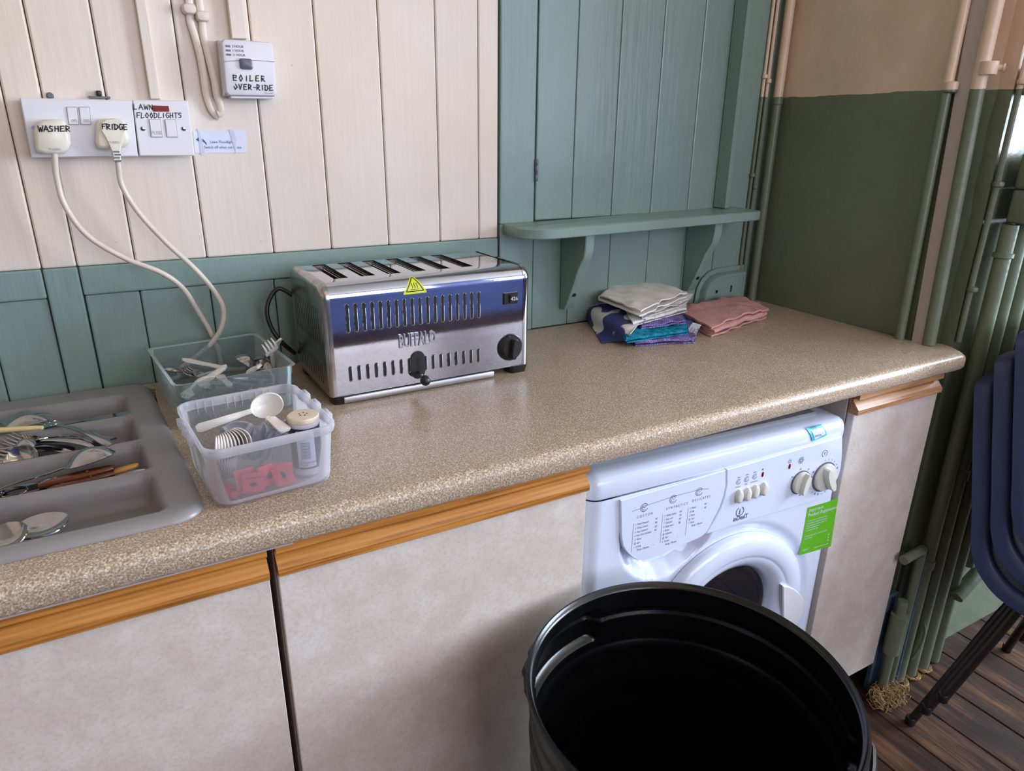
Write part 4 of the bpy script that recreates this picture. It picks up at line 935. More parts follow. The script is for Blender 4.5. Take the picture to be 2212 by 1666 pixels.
# ================================================================ stacked chairs
def chair():
    root = thing('stacking_chair', 'lowest navy plastic chair of the stack, its leg reaching furthest onto the floorboards', 'chair', (1.795, -.672, 0), math.radians(3), 'stacked navy chairs')
    prof = smooth_path([(0, .062, .895), (0, .052, .865), (0, .015, .70), (0, -.010, .60), (0, -.030, .52), (0, -.060, .47), (0, -.12, .435), (0, -.25, .425), (0, -.40, .435), (0, -.47, .435), (0, -.50, .415)], 5); n = len(prof) - 1
    def f(u, v):
        t = v * n; i = min(int(t), n - 1); p = prof[i].lerp(prof[i + 1], t - i); q = prof[max(i - 1, 0)]; r_ = prof[min(i + 2, n)]
        tg = (r_ - q).normalized(); nn = Vector((0, -tg.z, tg.y)) * -1      # towards the sitter
        if nn.y > 0 and nn.z < 0: nn = -nn
        s = u * 2 - 1; a = abs(s); hw = .228
        cr = max(0, 1 - v / .10); hw *= (1 - .30 * cr * cr) * (.90 + .10 * ssm(0, .45, v))
        cr2 = max(0, (v - .92) / .08); hw *= 1 - .22 * cr2 * cr2
        k = min(a / .86, 1.0); x = hw * k; fwd = .030 * ssm(.55, 1.0, k)
        if a > .86: e = (a - .86) / .14; x = hw + .006 * math.sin(e * PI / 2); fwd = .030 - .034 * e
        return p + Vector((math.copysign(x, s) if a > 1e-6 else 0, 0, 0)) + nn * (fwd if True else 0)
    bm = BM(); add_sheet(bm, 36, 50, f, .0035); obj('seat_shell', bm, 'navy', root, angle=60)
    for s in (-1, 1):
        bm = BM(); add_tube(bm, [(s * .250, -.004, .004), (s * .192, -.052, .20), (s * .142, -.094, .372), (s * .134, -.125, .404), (s * .132, -.17, .412), (s * .132, -.36, .412), (s * .134, -.40, .404), (s * .142, -.425, .372), (s * .250, -.49, .004)], .0108, 12, 5); lg = obj('leg_frame', bm, 'legs', root)
        for q in ((s * .250, -.004, .0), (s * .250, -.49, .0)):
            bm = BM(); add_lathe(bm, [(.012, 0), (.0125, .003), (.0125, .020), (.0112, .022)], 12, q); obj('ferrule', bm, 'black', lg)
    bm = BM(); add_tube(bm, [(-.132, -.17, .412), (.132, -.17, .412)], .009, 10); add_tube(bm, [(-.132, -.36, .412), (.132, -.36, .412)], .009, 10); obj('cross_bar', bm, 'legs', root)
    return root
ch = chair()
for k, lb in ((1, 'middle navy plastic chair of the stack'), (2, 'topmost navy plastic chair of the stack, its inside lit by the window')):
    c = copy_tree(ch); c.location = (1.795 + .001 * k, -.672 - .027 * k, .060 * k); c['label'] = lb
for o in [o for o in col.objects if o.name.startswith('stacking_chair')]: del o['group']

# ================================================================ sockets, switches, cables on the wall
WF = lambda u, v, d=0.0: Vector((u, -d, v))       # straight out of the back wall
def quad_prism(bm, q, d0, d1, fr, bev=.001): return add_prism(bm, q, d0, d1, fr, bev)
def local(fr, o): return lambda u, v, d=0.0: fr(u, v, d) - o
def flat(p): return (p[0], p[2])
S = .030
# double socket
A, B, Cc, Dd = (-0.0972,-0.03,1.4326), (0.0523,-0.03,1.4329), (0.0476,-0.03,1.3481), (-0.0986,-0.03,1.347)
o = Vector((A[0], 0, Dd[2])); so = thing('double_socket', 'white double wall socket holding the two plugs', 'socket', o)
L = local(WF, o); q = [flat(Dd), flat(Cc), flat(B), flat(A)]
bm = BM(); add_prism(bm, offset_poly(q, .002), 0, .0215, L); obj('back_box', bm, 'whiteplastic', so, smooth=False)
bm = BM(); add_prism(bm, q, .0215, .030, L, .0015); obj('face_plate', bm, 'whiteplastic', so, angle=30)
def rocker(px, parent, fr, word=None):
    a, b, c, d = [flat(p) for p in px]; bm = BM(); add_prism(bm, [d, c, b, a], .0295, .0325, fr, .0008); r = obj('rocker', bm, 'whiteplastic', parent, angle=30)
    bm = BM(); i = offset_poly([d, c, b, a], -.0008); add_prism(bm, i, .0295, .0304, fr); obj('rocker_surround', bm, 'tray', r, smooth=False)
    if word: bm = BM(); add_text(bm, word, (a[0] + b[0]) / 2, d[1] + .004, .0075, fr, .0328, 'CENTER'); obj('rocker_word', bm, 'tray', r, smooth=False)
rocker(((-0.039,-0.03,1.4205), (-0.0261,-0.03,1.4208), (-0.0274,-0.03,1.3959), (-0.0404,-0.03,1.3958)), so, L, 'on'); rocker(((-0.0224,-0.03,1.4209), (-0.0092,-0.03,1.4212), (-0.0111,-0.03,1.3961), (-0.0243,-0.03,1.396)), so, L, 'on')
bm = BM(); p = (-0.0873,-0.03,1.3905); add_prism(bm, circ(p[0], p[2], .0028, 12)[:-1], .0298, .0306, L); obj('screw', bm, 'chrome', so)
# fused switch for the lawn floodlights
A, B, Cc, Dd = (0.0518,-0.03,1.4336), (0.1347,-0.03,1.4349), (0.1334,-0.03,1.3482), (0.049,-0.03,1.3488)
o = Vector((A[0] + .0012, 0, Dd[2])); fs = thing('fused_switch', 'white single wall switch plate hand-lettered LAWN FLOODLIGHTS with a red lamp', 'switch', o)
L = local(WF, o); q = [(flat(Dd)[0] + .0012, Dd[2]), flat(Cc), flat(B), (A[0] + .0012, A[2])]
bm = BM(); add_prism(bm, offset_poly(q, .002), 0, .0215, L); obj('back_box', bm, 'whiteplastic', fs, smooth=False)
bm = BM(); add_prism(bm, q, .0215, .030, L, .0015); obj('face_plate', bm, 'whiteplastic', fs, angle=30)
rocker(((0.0726,-0.03,1.405), (0.0882,-0.03,1.4052), (0.0876,-0.03,1.3782), (0.0718,-0.03,1.3781)), fs, L, 'FUSE'); rocker(((0.0956,-0.03,1.4047), (0.1109,-0.03,1.4049), (0.1106,-0.03,1.3783), (0.0952,-0.03,1.3782)), fs, L)
bm = BM(); a, b, c, d = [flat(p) for p in ((0.0798,-0.03,1.4261), (0.1043,-0.03,1.426), (0.1044,-0.03,1.4175), (0.0805,-0.03,1.417))]; add_prism(bm, [d, c, b, a], .0298, .0312, L, .0004); obj('neon_lamp', bm, 'red_lens', fs, smooth=False)
for p in ((0.0616,-0.03,1.3908), (0.1223,-0.03,1.3914)):
    bm = BM(); add_lathe(bm, [(.0034, 0), (.0034, .0012), (.0015, .0018)], 16, L(p[0], p[2], .0298), Matrix.Rotation(PI / 2, 4, 'X')); obj('screw', bm, 'chrome', fs)
bm = BM(); p = (0.0529,-0.03,1.4199); add_hand(bm, 'LAWN', p[0], p[2], .0074, L, .0006, .0004 + 0, 1.02, seed=3); p = (0.0555,-0.03,1.4071); add_hand(bm, 'FLOODLIGHTS', p[0], p[2], .0076, L, .0006, .0004, 0.83, seed=5)
for v in bm.verts: v.co.y -= .0301
obj('handwriting', bm, 'ink', fs, smooth=False)
# plugs, each with its cable
def plug(name, label, outline, dep, txt, tx, cable_pts, extra=None, seed=1, fused=None):
    o = Vector((sum(p[0] for p in outline) / len(outline), -.031, min(p[2] for p in outline))); r = thing(name, label, 'plug', o)
    L = lambda u, v, d=0.0: Vector((u, -.031 - d, v)) - o
    q = [flat(p) for p in outline]; bm = BM()
    add_loft(bm, [[L(u, v, dd) for u, v in offset_poly(q, k)] for dd, k in ((0, .002), (.004, 0), (dep - .006, .0005), (dep - .002, .0025), (dep, .006))]); b = obj('plug_body', bm, 'offwhite', r, angle=50)
    if extra:
        q2 = [flat(p) for p in extra]; bm = BM(); add_loft(bm, [[L(u, v, dd) for u, v in offset_poly(q2, k)] for dd, k in ((.008, 0), (dep + .001, .0006), (dep + .003, .002))]); obj('cord_grip', bm, 'offwhite', r, angle=40)
    bm = BM(); add_hand(bm, txt, tx[0], tx[2], .0078, L, .00075, .0005, .92 if txt[0] == 'W' else .80, seed=seed)
    for v in bm.verts: v.co.y -= dep + (.0032 if extra else .0002)
    obj('handwriting', bm, 'ink', r, smooth=False)
    if fused:
        bm = BM(); add_text(bm, 'FUSED', fused[0], fused[2], .0046, L, dep + (.0033 if extra else .0003), 'CENTER', sx=1.2); obj('moulded_word', bm, 'tray', r, smooth=False)
    bm = BM(); add_tube(bm, [Vector(p) - o for p in cable_pts], .0044, 12, 8); obj('flex', bm, 'warmwhite', r)
    return r, L
wo = [(-0.0881,-0.06,1.3546), (-0.0896,-0.06,1.3619), (-0.0864,-0.06,1.388), (-0.0819,-0.06,1.3964), (-0.0733,-0.06,1.4017), (-0.0602,-0.06,1.4032), (-0.0478,-0.06,1.4028), (-0.0432,-0.06,1.3983), (-0.0414,-0.06,1.3884), (-0.0411,-0.06,1.3765), (-0.0422,-0.06,1.3671), (-0.0481,-0.06,1.3578), (-0.0538,-0.06,1.3531), (-0.0779,-0.06,1.3526)]
plug('washer_plug', 'yellowed plug hand-lettered WASHER in the left half of the double socket', wo, .029, 'WASHER', (-0.0805,-0.06,1.3854),
     [(-0.0662,-0.05,1.3602), (-0.0667,-0.05,1.3508), (-0.0703,-0.046,1.3194), (-0.0667,-0.046,1.2745), (-0.0439,-0.05,1.2275), (0.0025,-0.055,1.1891), (0.0534,-0.06,1.161), (0.0822,-0.052,1.1305), (0.1003,-0.038,1.0883), (0.1191,-0.02,1.0384), (0.1289,-0.012,0.9999), (0.1316,-0.01,0.9667), (.150, -.0085, .958), (.172, -.0075, .9555)], seed=11, fused=(-0.0643,-0.06,1.3585))
fo = [(-0.007,-0.055,1.3602), (-0.0094,-0.055,1.3684), (-0.0041,-0.055,1.3955), (0.0003,-0.055,1.4029), (0.0069,-0.055,1.405), (0.0322,-0.055,1.4048), (0.0365,-0.055,1.4001), (0.0394,-0.055,1.3858), (0.0404,-0.055,1.3754), (0.0377,-0.055,1.3671), (0.0304,-0.055,1.3623), (0.0106,-0.055,1.3595)]
fx_ = [(0.0107,-0.058,1.3409), (0.0103,-0.058,1.3575), (0.0056,-0.058,1.3753), (0.0004,-0.058,1.3888), (0.0034,-0.058,1.3996), (0.0105,-0.058,1.4044), (0.0215,-0.058,1.4059), (0.032,-0.058,1.4041), (0.0367,-0.058,1.3974), (0.0348,-0.058,1.3858), (0.0293,-0.058,1.372), (0.0238,-0.058,1.3575), (0.0222,-0.058,1.3401)]
rp, L = plug('fridge_plug', 'yellowed plug with tapered grip hand-lettered FRIDGE in the right half of the double socket', fo, .024, 'FRIDGE', (0.0036,-0.06,1.3895),
     [(0.0171,-0.046,1.3432), (0.0168,-0.046,1.3333), (0.0172,-0.044,1.3031), (0.0345,-0.044,1.2599), (0.0684,-0.048,1.209), (0.1051,-0.054,1.1637), (0.131,-0.056,1.1224), (0.1427,-0.052,1.0883), (0.1371,-0.044,1.0535), (0.1172,-0.03,1.0208), (0.0842,-0.012,0.9901), (0.06,-0.009,0.973), (.055, -.0085, .958), (.035, -.0075, .9555)], fx_, seed=23, fused=(0.0159,-0.06,1.3686))
bm = BM()
for k in range(4): p = (0.0153,-0.06,1.3569) if k == 0 else None
for yy in ((327.0), (333.5), (340.0), (346.5)):
    pass
for k, p in enumerate(((0.0183,-0.06,1.3562), (0.0176,-0.06,1.3517), (0.0175,-0.06,1.3472), (0.0168,-0.06,1.3426))):
    w2 = .0055; add_prism(bm, [(p[0] - w2 + .002 * (k % 2), p[2] - .0011), (p[0] + w2 - .002 * ((k + 1) % 2), p[2] - .0011), (p[0] + w2 - .002 * ((k + 1) % 2), p[2] + .0011), (p[0] - w2 + .002 * (k % 2), p[2] + .0011)], .0265, .0276, L)
obj('grip_slots', bm, 'grey', rp, smooth=False)
# trunking
def trunk(name, label, bl, br, tl, tr_, d):
    bm = BM(); k = (2.9 - tl[2]) / max(tl[2] - bl[2], .01); a = (tl[0] + (tl[0] - bl[0]) * k * .0, tr_[0])
    q = [(bl[0], bl[2]), (br[0], br[2]), (tr_[0], 2.9), (tl[0], 2.9)]; add_prism(bm, q, .0005, d, WF, .0012); return tag(obj(name, bm, 'cream', angle=30), label, 'cable trunking')
trunk('cable_trunking', 'slim cream-painted trunking dropping to the lawn floodlights switch', (0.0803,-0.012,1.4363), (0.0954,-0.012,1.4368), (0.0827,-0.012,1.5797), (0.0978,-0.012,1.581), .0125)
trunk('cable_trunking', 'wide cream-painted trunking dropping to the boiler timer', (0.2175,-0.015,1.534), (0.2419,-0.015,1.5349), (0.2165,-0.015,1.5908), (0.2399,-0.015,1.5928), .0155)
# looped pair of flat cables
def flatcable(label, pts, clip):
    r = thing('flat_cable', label, 'cable', pts[0]); o = Vector(pts[0]); bm = BM(); add_tube(bm, [Vector(p) - o for p in pts], .0058, 12, 7, .55, (0, 1, 0)); obj('sheath', bm, 'cream', r)
    bm = BM(); c = Vector(clip) - o; add_loft(bm, [[(c.x + a * s, c.y - d, c.z + b * s) for a, b in rrect(.021, .016, .006, 4)] for d, s in ((-.004, 1.0), (.006, 1.0), (.010, .75), (.011, .3))]); obj('clip', bm, 'cream', r)
flatcable('left flat cream cable of the pair looping beside the boiler timer', [((0.1539,-0.006,1.5866)[0], -.006, 2.9), ((0.1567,-0.006,1.5869)[0], -.006, 1.80), ((0.1581,-0.006,1.587)[0], -.006, 1.71), (0.1595,-0.006,1.5871), (0.1574,-0.006,1.5568), (0.1612,-0.007,1.5346), (0.165,-0.008,1.5057), (0.1665,-0.008,1.4741), (0.167,-0.008,1.4455), (0.1728,-0.007,1.4216), (0.1833,-0.006,1.4092)], (0.1576,-0.006,1.5736))
flatcable('right flat cream cable of the pair looping beside the boiler timer', [((0.1707,-0.006,1.5881)[0], -.006, 2.9), ((0.1728,-0.006,1.5882)[0], -.006, 1.80), ((0.1735,-0.006,1.5883)[0], -.006, 1.71), (0.1749,-0.006,1.5884), (0.1755,-0.006,1.5616), (0.1746,-0.007,1.5341), (0.1785,-0.008,1.4994), (0.1821,-0.01,1.4675), (0.1827,-0.012,1.4458), (0.186,-0.012,1.4313), (0.1861,-0.01,1.4181), (0.1805,-0.01,1.4151)], (0.1766,-0.006,1.5644))
# boiler override timer
q = [flat(p) for p in ((0.1938,-0.042,1.4444), (0.2773,-0.042,1.4455), (0.2777,-0.042,1.5297), (0.1966,-0.042,1.5301))]
o = Vector((q[0][0], 0, q[0][1])); bt = thing('boiler_timer', 'white boiler override timer box with a grey slider and hand lettering', 'timer', o); L = local(WF, o)
bm = BM(); add_prism(bm, [(q[0][0] - .002, q[0][1]), q[1], q[2], (q[3][0] - .002, q[3][1])], .0005, .024, L, .002); obj('back_case', bm, 'whiteplastic', bt, angle=30)
bm = BM(); qi = []; add_loft(bm, [[L(u, v, d) for u, v in offset_poly(rr_, k)] for rr_ in ([V2(V2(q[0], q[1], a), V2(q[3], q[2], a), b) for a, b in ((.06, 0), (.94, 0), (1, .06), (1, .94), (.94, 1), (.06, 1), (0, .94), (0, .06))],) for d, k in ((.0245, 0), (.038, 0), (.0412, .0015), (.042, .004))]); cv = obj('cover', bm, 'whiteplastic', bt, angle=40)
def bq(a, b): return V2(V2(q[0], q[1], a), V2(q[3], q[2], a), b)
bm = BM(); ribbon(bm, [bq(t, .60 + .035 * math.sin(t * 2.6) + .02 * t) for t in [k / 12 for k in range(13)]], .0009, L, .0424); obj('lid_seam', bm, 'grey', cv, smooth=False)
for k in range(3):
    bm = BM(); c = bq(.115, .875 - .075 * k); add_prism(bm, [(c[0] - .0036, c[1] - .0014), (c[0] + .0036, c[1] - .0014), (c[0] + .0036, c[1] + .0014), (c[0] - .0036, c[1] + .0014)], .0418, .0430, L, .0004); obj('time_lamp', bm, 'grey', bt)
bm = BM()
for k, s in enumerate(('2 HOUR', '1 HOUR', '\u00bd HOUR')): c = bq(.19, .86 - .075 * k); add_text(bm, s, c[0], c[1], .0050, L, .0424, bold=.02)
c = bq(.74, .045); add_text(bm, 'Horstmann', c[0], c[1], .0032, L, .0424); obj('printed_times', bm, 'grey', cv, smooth=False)
bm = BM(); c = bq(.43, .575); add_loft(bm, [[L(c[0] + a * s, c[1] + b * s, d) for a, b in rrect(.021, .017, .004, 4)] for d, s in ((.0415, 1), (.046, .95), (.0475, .7))]); obj('slider', bm, 'grey', bt)
bm = BM(); c = bq(.16, .27); add_hand(bm, 'BOILER', c[0], c[1], .0085, L, .0008, .0004, 1.12, drop=.12, seed=2); c = bq(.16, .115); add_hand(bm, 'OVER-RIDE', c[0], c[1], .0080, L, .0008, .0004, .96, drop=.08, seed=9)
for v in bm.verts: v.co.y -= .0422
obj('handwriting', bm, 'ink', cv, smooth=False)
bm = BM(); add_prism(bm, [(q[0][0] + .008, q[0][1] - .004), (q[1][0] - .006, q[1][1] - .004), (q[1][0] - .006, q[1][1] - .0005), (q[0][0] + .008, q[0][1] - .0005)], .004, .036, L, .001); obj('bottom_catch', bm, 'whiteplastic', bt, smooth=False)
# paper notice
q = [flat(p) for p in ((0.137,-0.001,1.3518), (0.2223,-0.001,1.3522), (0.2244,-0.001,1.3902), (0.1389,-0.001,1.3878))]
o = Vector((q[0][0], 0, q[0][1])); pn = thing('paper_notice', 'small white notice about the lawn floodlights taped beside the switch', 'notice', o); L = local(WF, o)
bm = BM(); add_prism(bm, q, .0002, .0010, L); obj('paper', bm, 'paper', pn, smooth=False)
bm = BM(); p = (0.1636,-0.001,1.3681); add_text(bm, 'Lawn Floodlights', p[0], p[2], .0065, L, .0013, sx=.92); p = (0.1528,-0.001,1.3593); add_text(bm, 'Switch off when not in use', p[0], p[2], .0065, L, .0013, sx=.88); obj('notice_words', bm, 'blueink', pn, smooth=False)
bm = BM(); P_ = [flat(p) for p in ((0.1414,-0.001,1.3737), (0.1481,-0.001,1.3793), (0.1481,-0.001,1.3767), (0.1533,-0.001,1.3745), (0.1577,-0.001,1.3684), (0.158,-0.001,1.3647), (0.1535,-0.001,1.3699), (0.1481,-0.001,1.3714), (0.1482,-0.001,1.3692))]
bm.faces.new([bm.verts.new(L(u, v, .0013)) for u, v in P_]); obj('notice_arrow', bm, 'blueink', pn, smooth=False)
M['tape'] = clear('clear_sticky_tape', srgb(244, 246, 252), .35, .08)
for a, b, c, d in (((0.146,-0.001,1.3916), (0.1504,-0.001,1.3917), (0.1536,-0.001,1.3487), (0.1462,-0.001,1.3487)), ((0.1967,-0.001,1.3906), (0.2045,-0.001,1.3915), (0.2079,-0.001,1.3755), (0.2041,-0.001,1.3499))):
    bm = BM(); add_prism(bm, [flat(d), flat(c), flat(b), flat(a)], .0015, .0018, L); obj('sticky_tape', bm, 'tape', pn, smooth=False)
# bits of hardware above the socket
bm = BM(); p = (-0.0589,-0.004,1.4372); add_lathe(bm, [(.0045, -.0005), (.0052, .003), (.003, .006)], 14, (p[0], 0, p[2]), Matrix.Rotation(PI / 2, 4, 'X')); tag(obj('screw_head', bm, 'grey'), 'lone grey screw head in the cream boards above the washer plug', 'screw')
hk = thing('metal_catch', 'small dark metal catch fixed above the fridge plug', 'catch', (0.008,0,1.4374)); o = Vector(hk.location)
bm = BM(); add_box(bm, (-.015, -.009, -.0022), (.015, 0, .0012), .0006, 1); obj('catch_plate', bm, 'grey', hk)
bm = BM(); add_box(bm, (-.004, -.010, .0012), (.004, -.0, .0095), .002, 2); obj('catch_stud', bm, 'black', hk)

# ================================================================ cutlery tray
ct = thing('cutlery_tray', 'grey plastic cutlery tray with long compartments', 'tray', (-.16, -.35, CT + .0003))
ys = [(-0.0244,-0.0649,0.958)[1], (-0.0149,-0.1767,0.958)[1], (-0.0095,-0.2908,0.958)[1], (-0.0065,-0.4026,0.958)[1], (0.0005,-0.528,0.958)[1]]
ty0, ty1 = -.552, -.010; TXR, TXL = .039, -.42
def tsh(x, y):      # outline skew: right edge follows the slight turn of the tray
    return x
tcx, tcy = (TXL + TXR) / 2, (ty0 + ty1) / 2; THW, THD = (TXR - TXL) / 2, (ty1 - ty0) / 2
comps = []
for k in range(4):
    a, b = ys[k + 1] + (.004 if k < 3 else .001), ys[k] - .004
    comps.append((TXL + .03, TXR - .044, a, b))
def rsd(x, y, x0, x1, y0, y1, r):
    qx, qy = abs(x - (x0 + x1) / 2) - (x1 - x0) / 2 + r, abs(y - (y0 + y1) / 2) - (y1 - y0) / 2 + r
    return -(math.hypot(max(qx, 0), max(qy, 0)) + min(max(qx, qy), 0) - r)
RT = .0095; WELL = .0445
def th_(x, y):
    d = rsd(x, y, TXL, TXR, ty0, ty1, .040); z = RT * math.sqrt(max(0, 1 - (1 - min(d / .012, 1)) ** 2)) if d > 0 else 0
    for c in comps:
        e = rsd(x, y, *c, .012)
        if e > 0: z -= WELL * ssm(-.001, .012, e)
    return z
def rmap(u, v):
    x, y = (u * 2 - 1) * THW, (v * 2 - 1) * THD; r = .040
    ax, ay = abs(x) - (THW - r), abs(y) - (THD - r)
    if ax > 0 and ay > 0:
        a, b = ax / r, ay / r; na, nb = a * math.sqrt(1 - b * b / 2), b * math.sqrt(1 - a * a / 2)
        x = math.copysign(THW - r + na * r, x); y = math.copysign(THD - r + nb * r, y)
    return tcx + x, tcy + y
def shear(p, z): return Vector((p[0] + (-.512 - p[1]) * .070, p[1], z))
def ax_samples(h, step):
    n = int(2 * h / step); s = [k / n for k in range(n + 1)]
    extra = [t / (2 * h) for t in (.0003, .001, .002, .004)]; return sorted(set(s + extra + [1 - e for e in extra]))
bm = BM(); US = ax_samples(THW, .0042); VS = ax_samples(THD, .0030); g = []
oc = Vector(ct.location)
for u in US: g.append([bm.verts.new(shear(rmap(u, v), oc.z + th_(*rmap(u, v))) - oc) for v in VS])
for i in range(len(US) - 1):
    for j in range(len(VS) - 1): bm.faces.new((g[i][j], g[i + 1][j], g[i + 1][j + 1], g[i][j + 1]))
obj('tray_body', bm, 'tray', ct, angle=80)

# ---------------------------------------------------------------- cutlery makers: handle end A, head end B
def axes(A, B, roll=0.0):
    A, B = Vector(A), Vector(B); ex = (B - A).normalized(); up = Vector((0, 0, 1)); ez = (up - ex * up.dot(ex)).normalized(); ey = ez.cross(ex)
    c, s = math.cos(roll), math.sin(roll); return ex, ey * c + ez * s, ez * c - ey * s, (B - A).length
def place_item(name, A, B, roll, bm, mat, label, cat, group=None, parts=()):
    ex, ey, ez, L = axes(A, B, roll); mat4 = Matrix((( ex.x, ey.x, ez.x, A[0]), (ex.y, ey.y, ez.y, A[1]), (ex.z, ey.z, ez.z, A[2]), (0, 0, 0, 1)))
    if parts:
        r = thing(name, label, cat, (0, 0, 0), group=group); r.matrix_world = mat4; r.matrix_basis = mat4; obj(parts[0], bm, mat, r, angle=60)
        for pn_, pb, pm in parts[1:]: obj(pn_, pb, pm, r, angle=60)
        return r
    ob = obj(name, bm, mat, None, True, 60, False); ob.matrix_basis = mat4; return tag(ob, label, cat, group)
def lerp_tab(tab, t):
    for (a, x), (b, y) in zip(tab, tab[1:]):
        if t <= b: return x + (y - x) * ssm(a, b, t)
    return tab[-1][1]
def spoon_bm(L, w=.5, bowl=.32, depth=.009, th=.0014, hw0=.0078, neck=.0032, flip=1):
    bm = BM(); W = w
    def f(u, v):
        x = u * L; s = v * 2 - 1; t0 = 1 - bowl
        if u < t0: hw = lerp_tab([(0, hw0 * .6), (.04, hw0), (.3, hw0 * .8), (t0 * .92, neck), (t0, neck)], u); z = .006 * math.sin(u / t0 * PI) * 1.0 + .004 * ssm(t0 * .75, t0, u); return (x, s * hw, z + .0008 * (1 - s * s))
        k = math.sin((u - t0) / bowl * PI / 2); x = (t0 + bowl * k) * L; hw = max(neck * (1 - k), W / 2 * math.sqrt(max(0, 1 - (2 * min(k * .96 + .04, 1) - 1) ** 2)) ** .85) if k > .0 else neck
        hw = max(hw, .0004); return (x, s * hw, .004 - flip * depth * math.sin(min(k, 1) * PI) ** .8 * (1 - s * s))
    add_sheet(bm, 56, 10, f, th); return bm
def fork_bm(L, w=.024, th=.0014, hw0=.0072, neck=.003, tines=4):
    bm = BM(); t0 = .72
    def f(u, v):
        u2 = u * .80; x = u2 * L; s = v * 2 - 1; hw = lerp_tab([(0, hw0 * .6), (.04, hw0), (.3, hw0 * .75), (.62, neck), (.74, w / 2), (.80, w / 2)], u2)
        return (x, s * hw, .006 * math.sin(min(u2 / .62, 1) * PI) - .006 * ssm(.62, .76, u2) + .0008 * (1 - s * s))
    add_sheet(bm, 34, 6, f, th)
    for k in range(tines):
        y = -w / 2 + w * (k + .5) / tines; add_tube(bm, [(L * .795, y, -.006), (L * .86, y, -.0075), (L * .93, y, -.0055), (L, y * .96, .0)], [w / tines * .36, w / tines * .34, w / tines * .3, w / tines * .12], 6, 0, .7)
    return bm
def knife_bm(L, w=.019, th=.002, hl=.45):
    bm = BM()
    def f(u, v):
        s = v * 2 - 1; hw = lerp_tab([(0, .006), (.05, .008), (hl, .006), (hl + .02, w * .42), (.85, w / 2), (.97, w * .3), (1, .001)], u); return (u * L, s * hw + (0 if u < hl else .002 * u), .0012 * (1 - s * s) if u < hl else 0)
    add_sheet(bm, 30, 4, f, th if hl > .3 else .0012); return bm
def handle_bm(L, w, th, taper=.75): 
    bm = BM(); rings = []
    for t in [k / 10 for k in range(11)]:
        k = (taper + (1 - taper) * math.sin((1 - t) * PI * .5 + .2)) * (1 if .04 < t < .96 else .8); rings.append([(t * L, a * k, b * k) for a, b in rrect(w, th, th * .45, 3)])
    add_loft(bm, rings); return bm
def steel_spoon(A, B, label, roll=0, **k): return place_item('spoon', A, B, roll, spoon_bm((Vector(B) - Vector(A)).length, **k), 'cutlery', label, 'spoon', None)
def steel_fork(A, B, label, roll=0, **k): return place_item('fork', A, B, roll, fork_bm((Vector(B) - Vector(A)).length, **k), 'cutlery', label, 'fork', None)
def steel_knife(A, B, label, roll=0, **k): return place_item('knife', A, B, roll, knife_bm((Vector(B) - Vector(A)).length, **k), 'cutlery', label, 'knife', None)
TZ = .956
steel_spoon((-.38, ys[0] - .055, .962), (-0.1399,-0.1271,0.956), 'large upturned serving spoon bowl in the rearmost tray compartment', w=.058, bowl=.26, depth=.012, flip=-1, hw0=.008)
steel_knife((-0.1417,-0.1293,0.946), (-0.0246,-0.1645,0.957), 'dark-edged table knife leaning on the first divider of the tray', hl=.4)
steel_fork((-0.0586,-0.2915,0.96), (-0.1648,-0.1271,0.968), 'largest fork, tines resting up over the serving spoon bowl', w=.030)
steel_fork((-0.0798,-0.2634,0.956), (-0.167,-0.1999,0.964), 'fork with tines just in front of the ivory handle tip', roll=.5, w=.026)
steel_fork((-0.0687,-0.2776,0.952), (-0.1912,-0.1978,0.966), 'fork whose tines point to the left edge above the spoon heap', roll=-.2, w=.027)
steel_fork((-0.1187,-0.2511,0.952), (-0.2141,-0.2346,0.954), 'fork lowest at the left edge of the second compartment', roll=.2, w=.026)
steel_fork((-0.1076,-0.2599,0.948), (-0.2073,-0.1987,0.952), 'fork buried beneath the others in the second compartment', roll=-.4, w=.026)
steel_spoon((-0.2784,-0.2309,0.948), (-0.1484,-0.2812,0.954), 'spoon lying edge-up along the second divider', roll=.8, w=.042, bowl=.3)
steel_spoon((-0.2311,-0.2256,0.954), (-0.1529,-0.2372,0.956), 'small violet-tinted spoon bowl under the fork tines', w=.036, bowl=.34, flip=-1, depth=.010)
steel_knife((-0.2581,-0.158,0.944), (-0.1263,-0.2375,0.945), 'table knife at the bottom of the second compartment')
steel_knife((-0.261,-0.1349,0.945), (-0.0533,-0.249,0.952), 'thin knife with its dark end propped by the second compartment wall')
r = place_item('knife', (-0.288,-0.1434,0.967), (-0.1456,-0.1997,0.97), 0, handle_bm((Vector((-0.288,-0.1434,0.967)) - Vector((-0.1456,-0.1997,0.97))).length, .011, .008), 'ivory', 'yellowed ivory-coloured knife handle lying across the forks', 'knife')
steel_spoon((-0.2167,-0.3612,0.944), (-0.052,-0.3437,0.966), 'big polished serving spoon in the third compartment reflecting yellow lamps', roll=-.25, w=.062, bowl=.36, depth=.017, flip=-1, hw0=.010)
def woodknife(A, B, label, k=0):
    L = (Vector(B) - Vector(A)).length; b1 = handle_bm(L * .62, .017, .010); bmesh.ops.translate(b1, verts=b1.verts, vec=(L * .38, 0, 0)); b0 = BM()
    add_sheet(b0, 14, 2, lambda u, v: (u * L * .42, (v * 2 - 1) * .008 * min(1, u * 3 + .1), 0), .0014)
    bb = BM()
    for t in (.52, .78): add_lathe(bb, [(.0024, -.0056), (.0024, .0056)], 10, (L * t, 0, 0))
    place_item('wooden_knife', A, B, 0, b0, 'cutlery', label, 'knife', None, ('blade', ('handle', b1, 'darkwood'), ('rivets', bb, 'brass')))
woodknife((-0.1969,-0.3624,0.946), (-0.0563,-0.3728,0.96), 'brown wooden-handled knife lying across the big spoon')
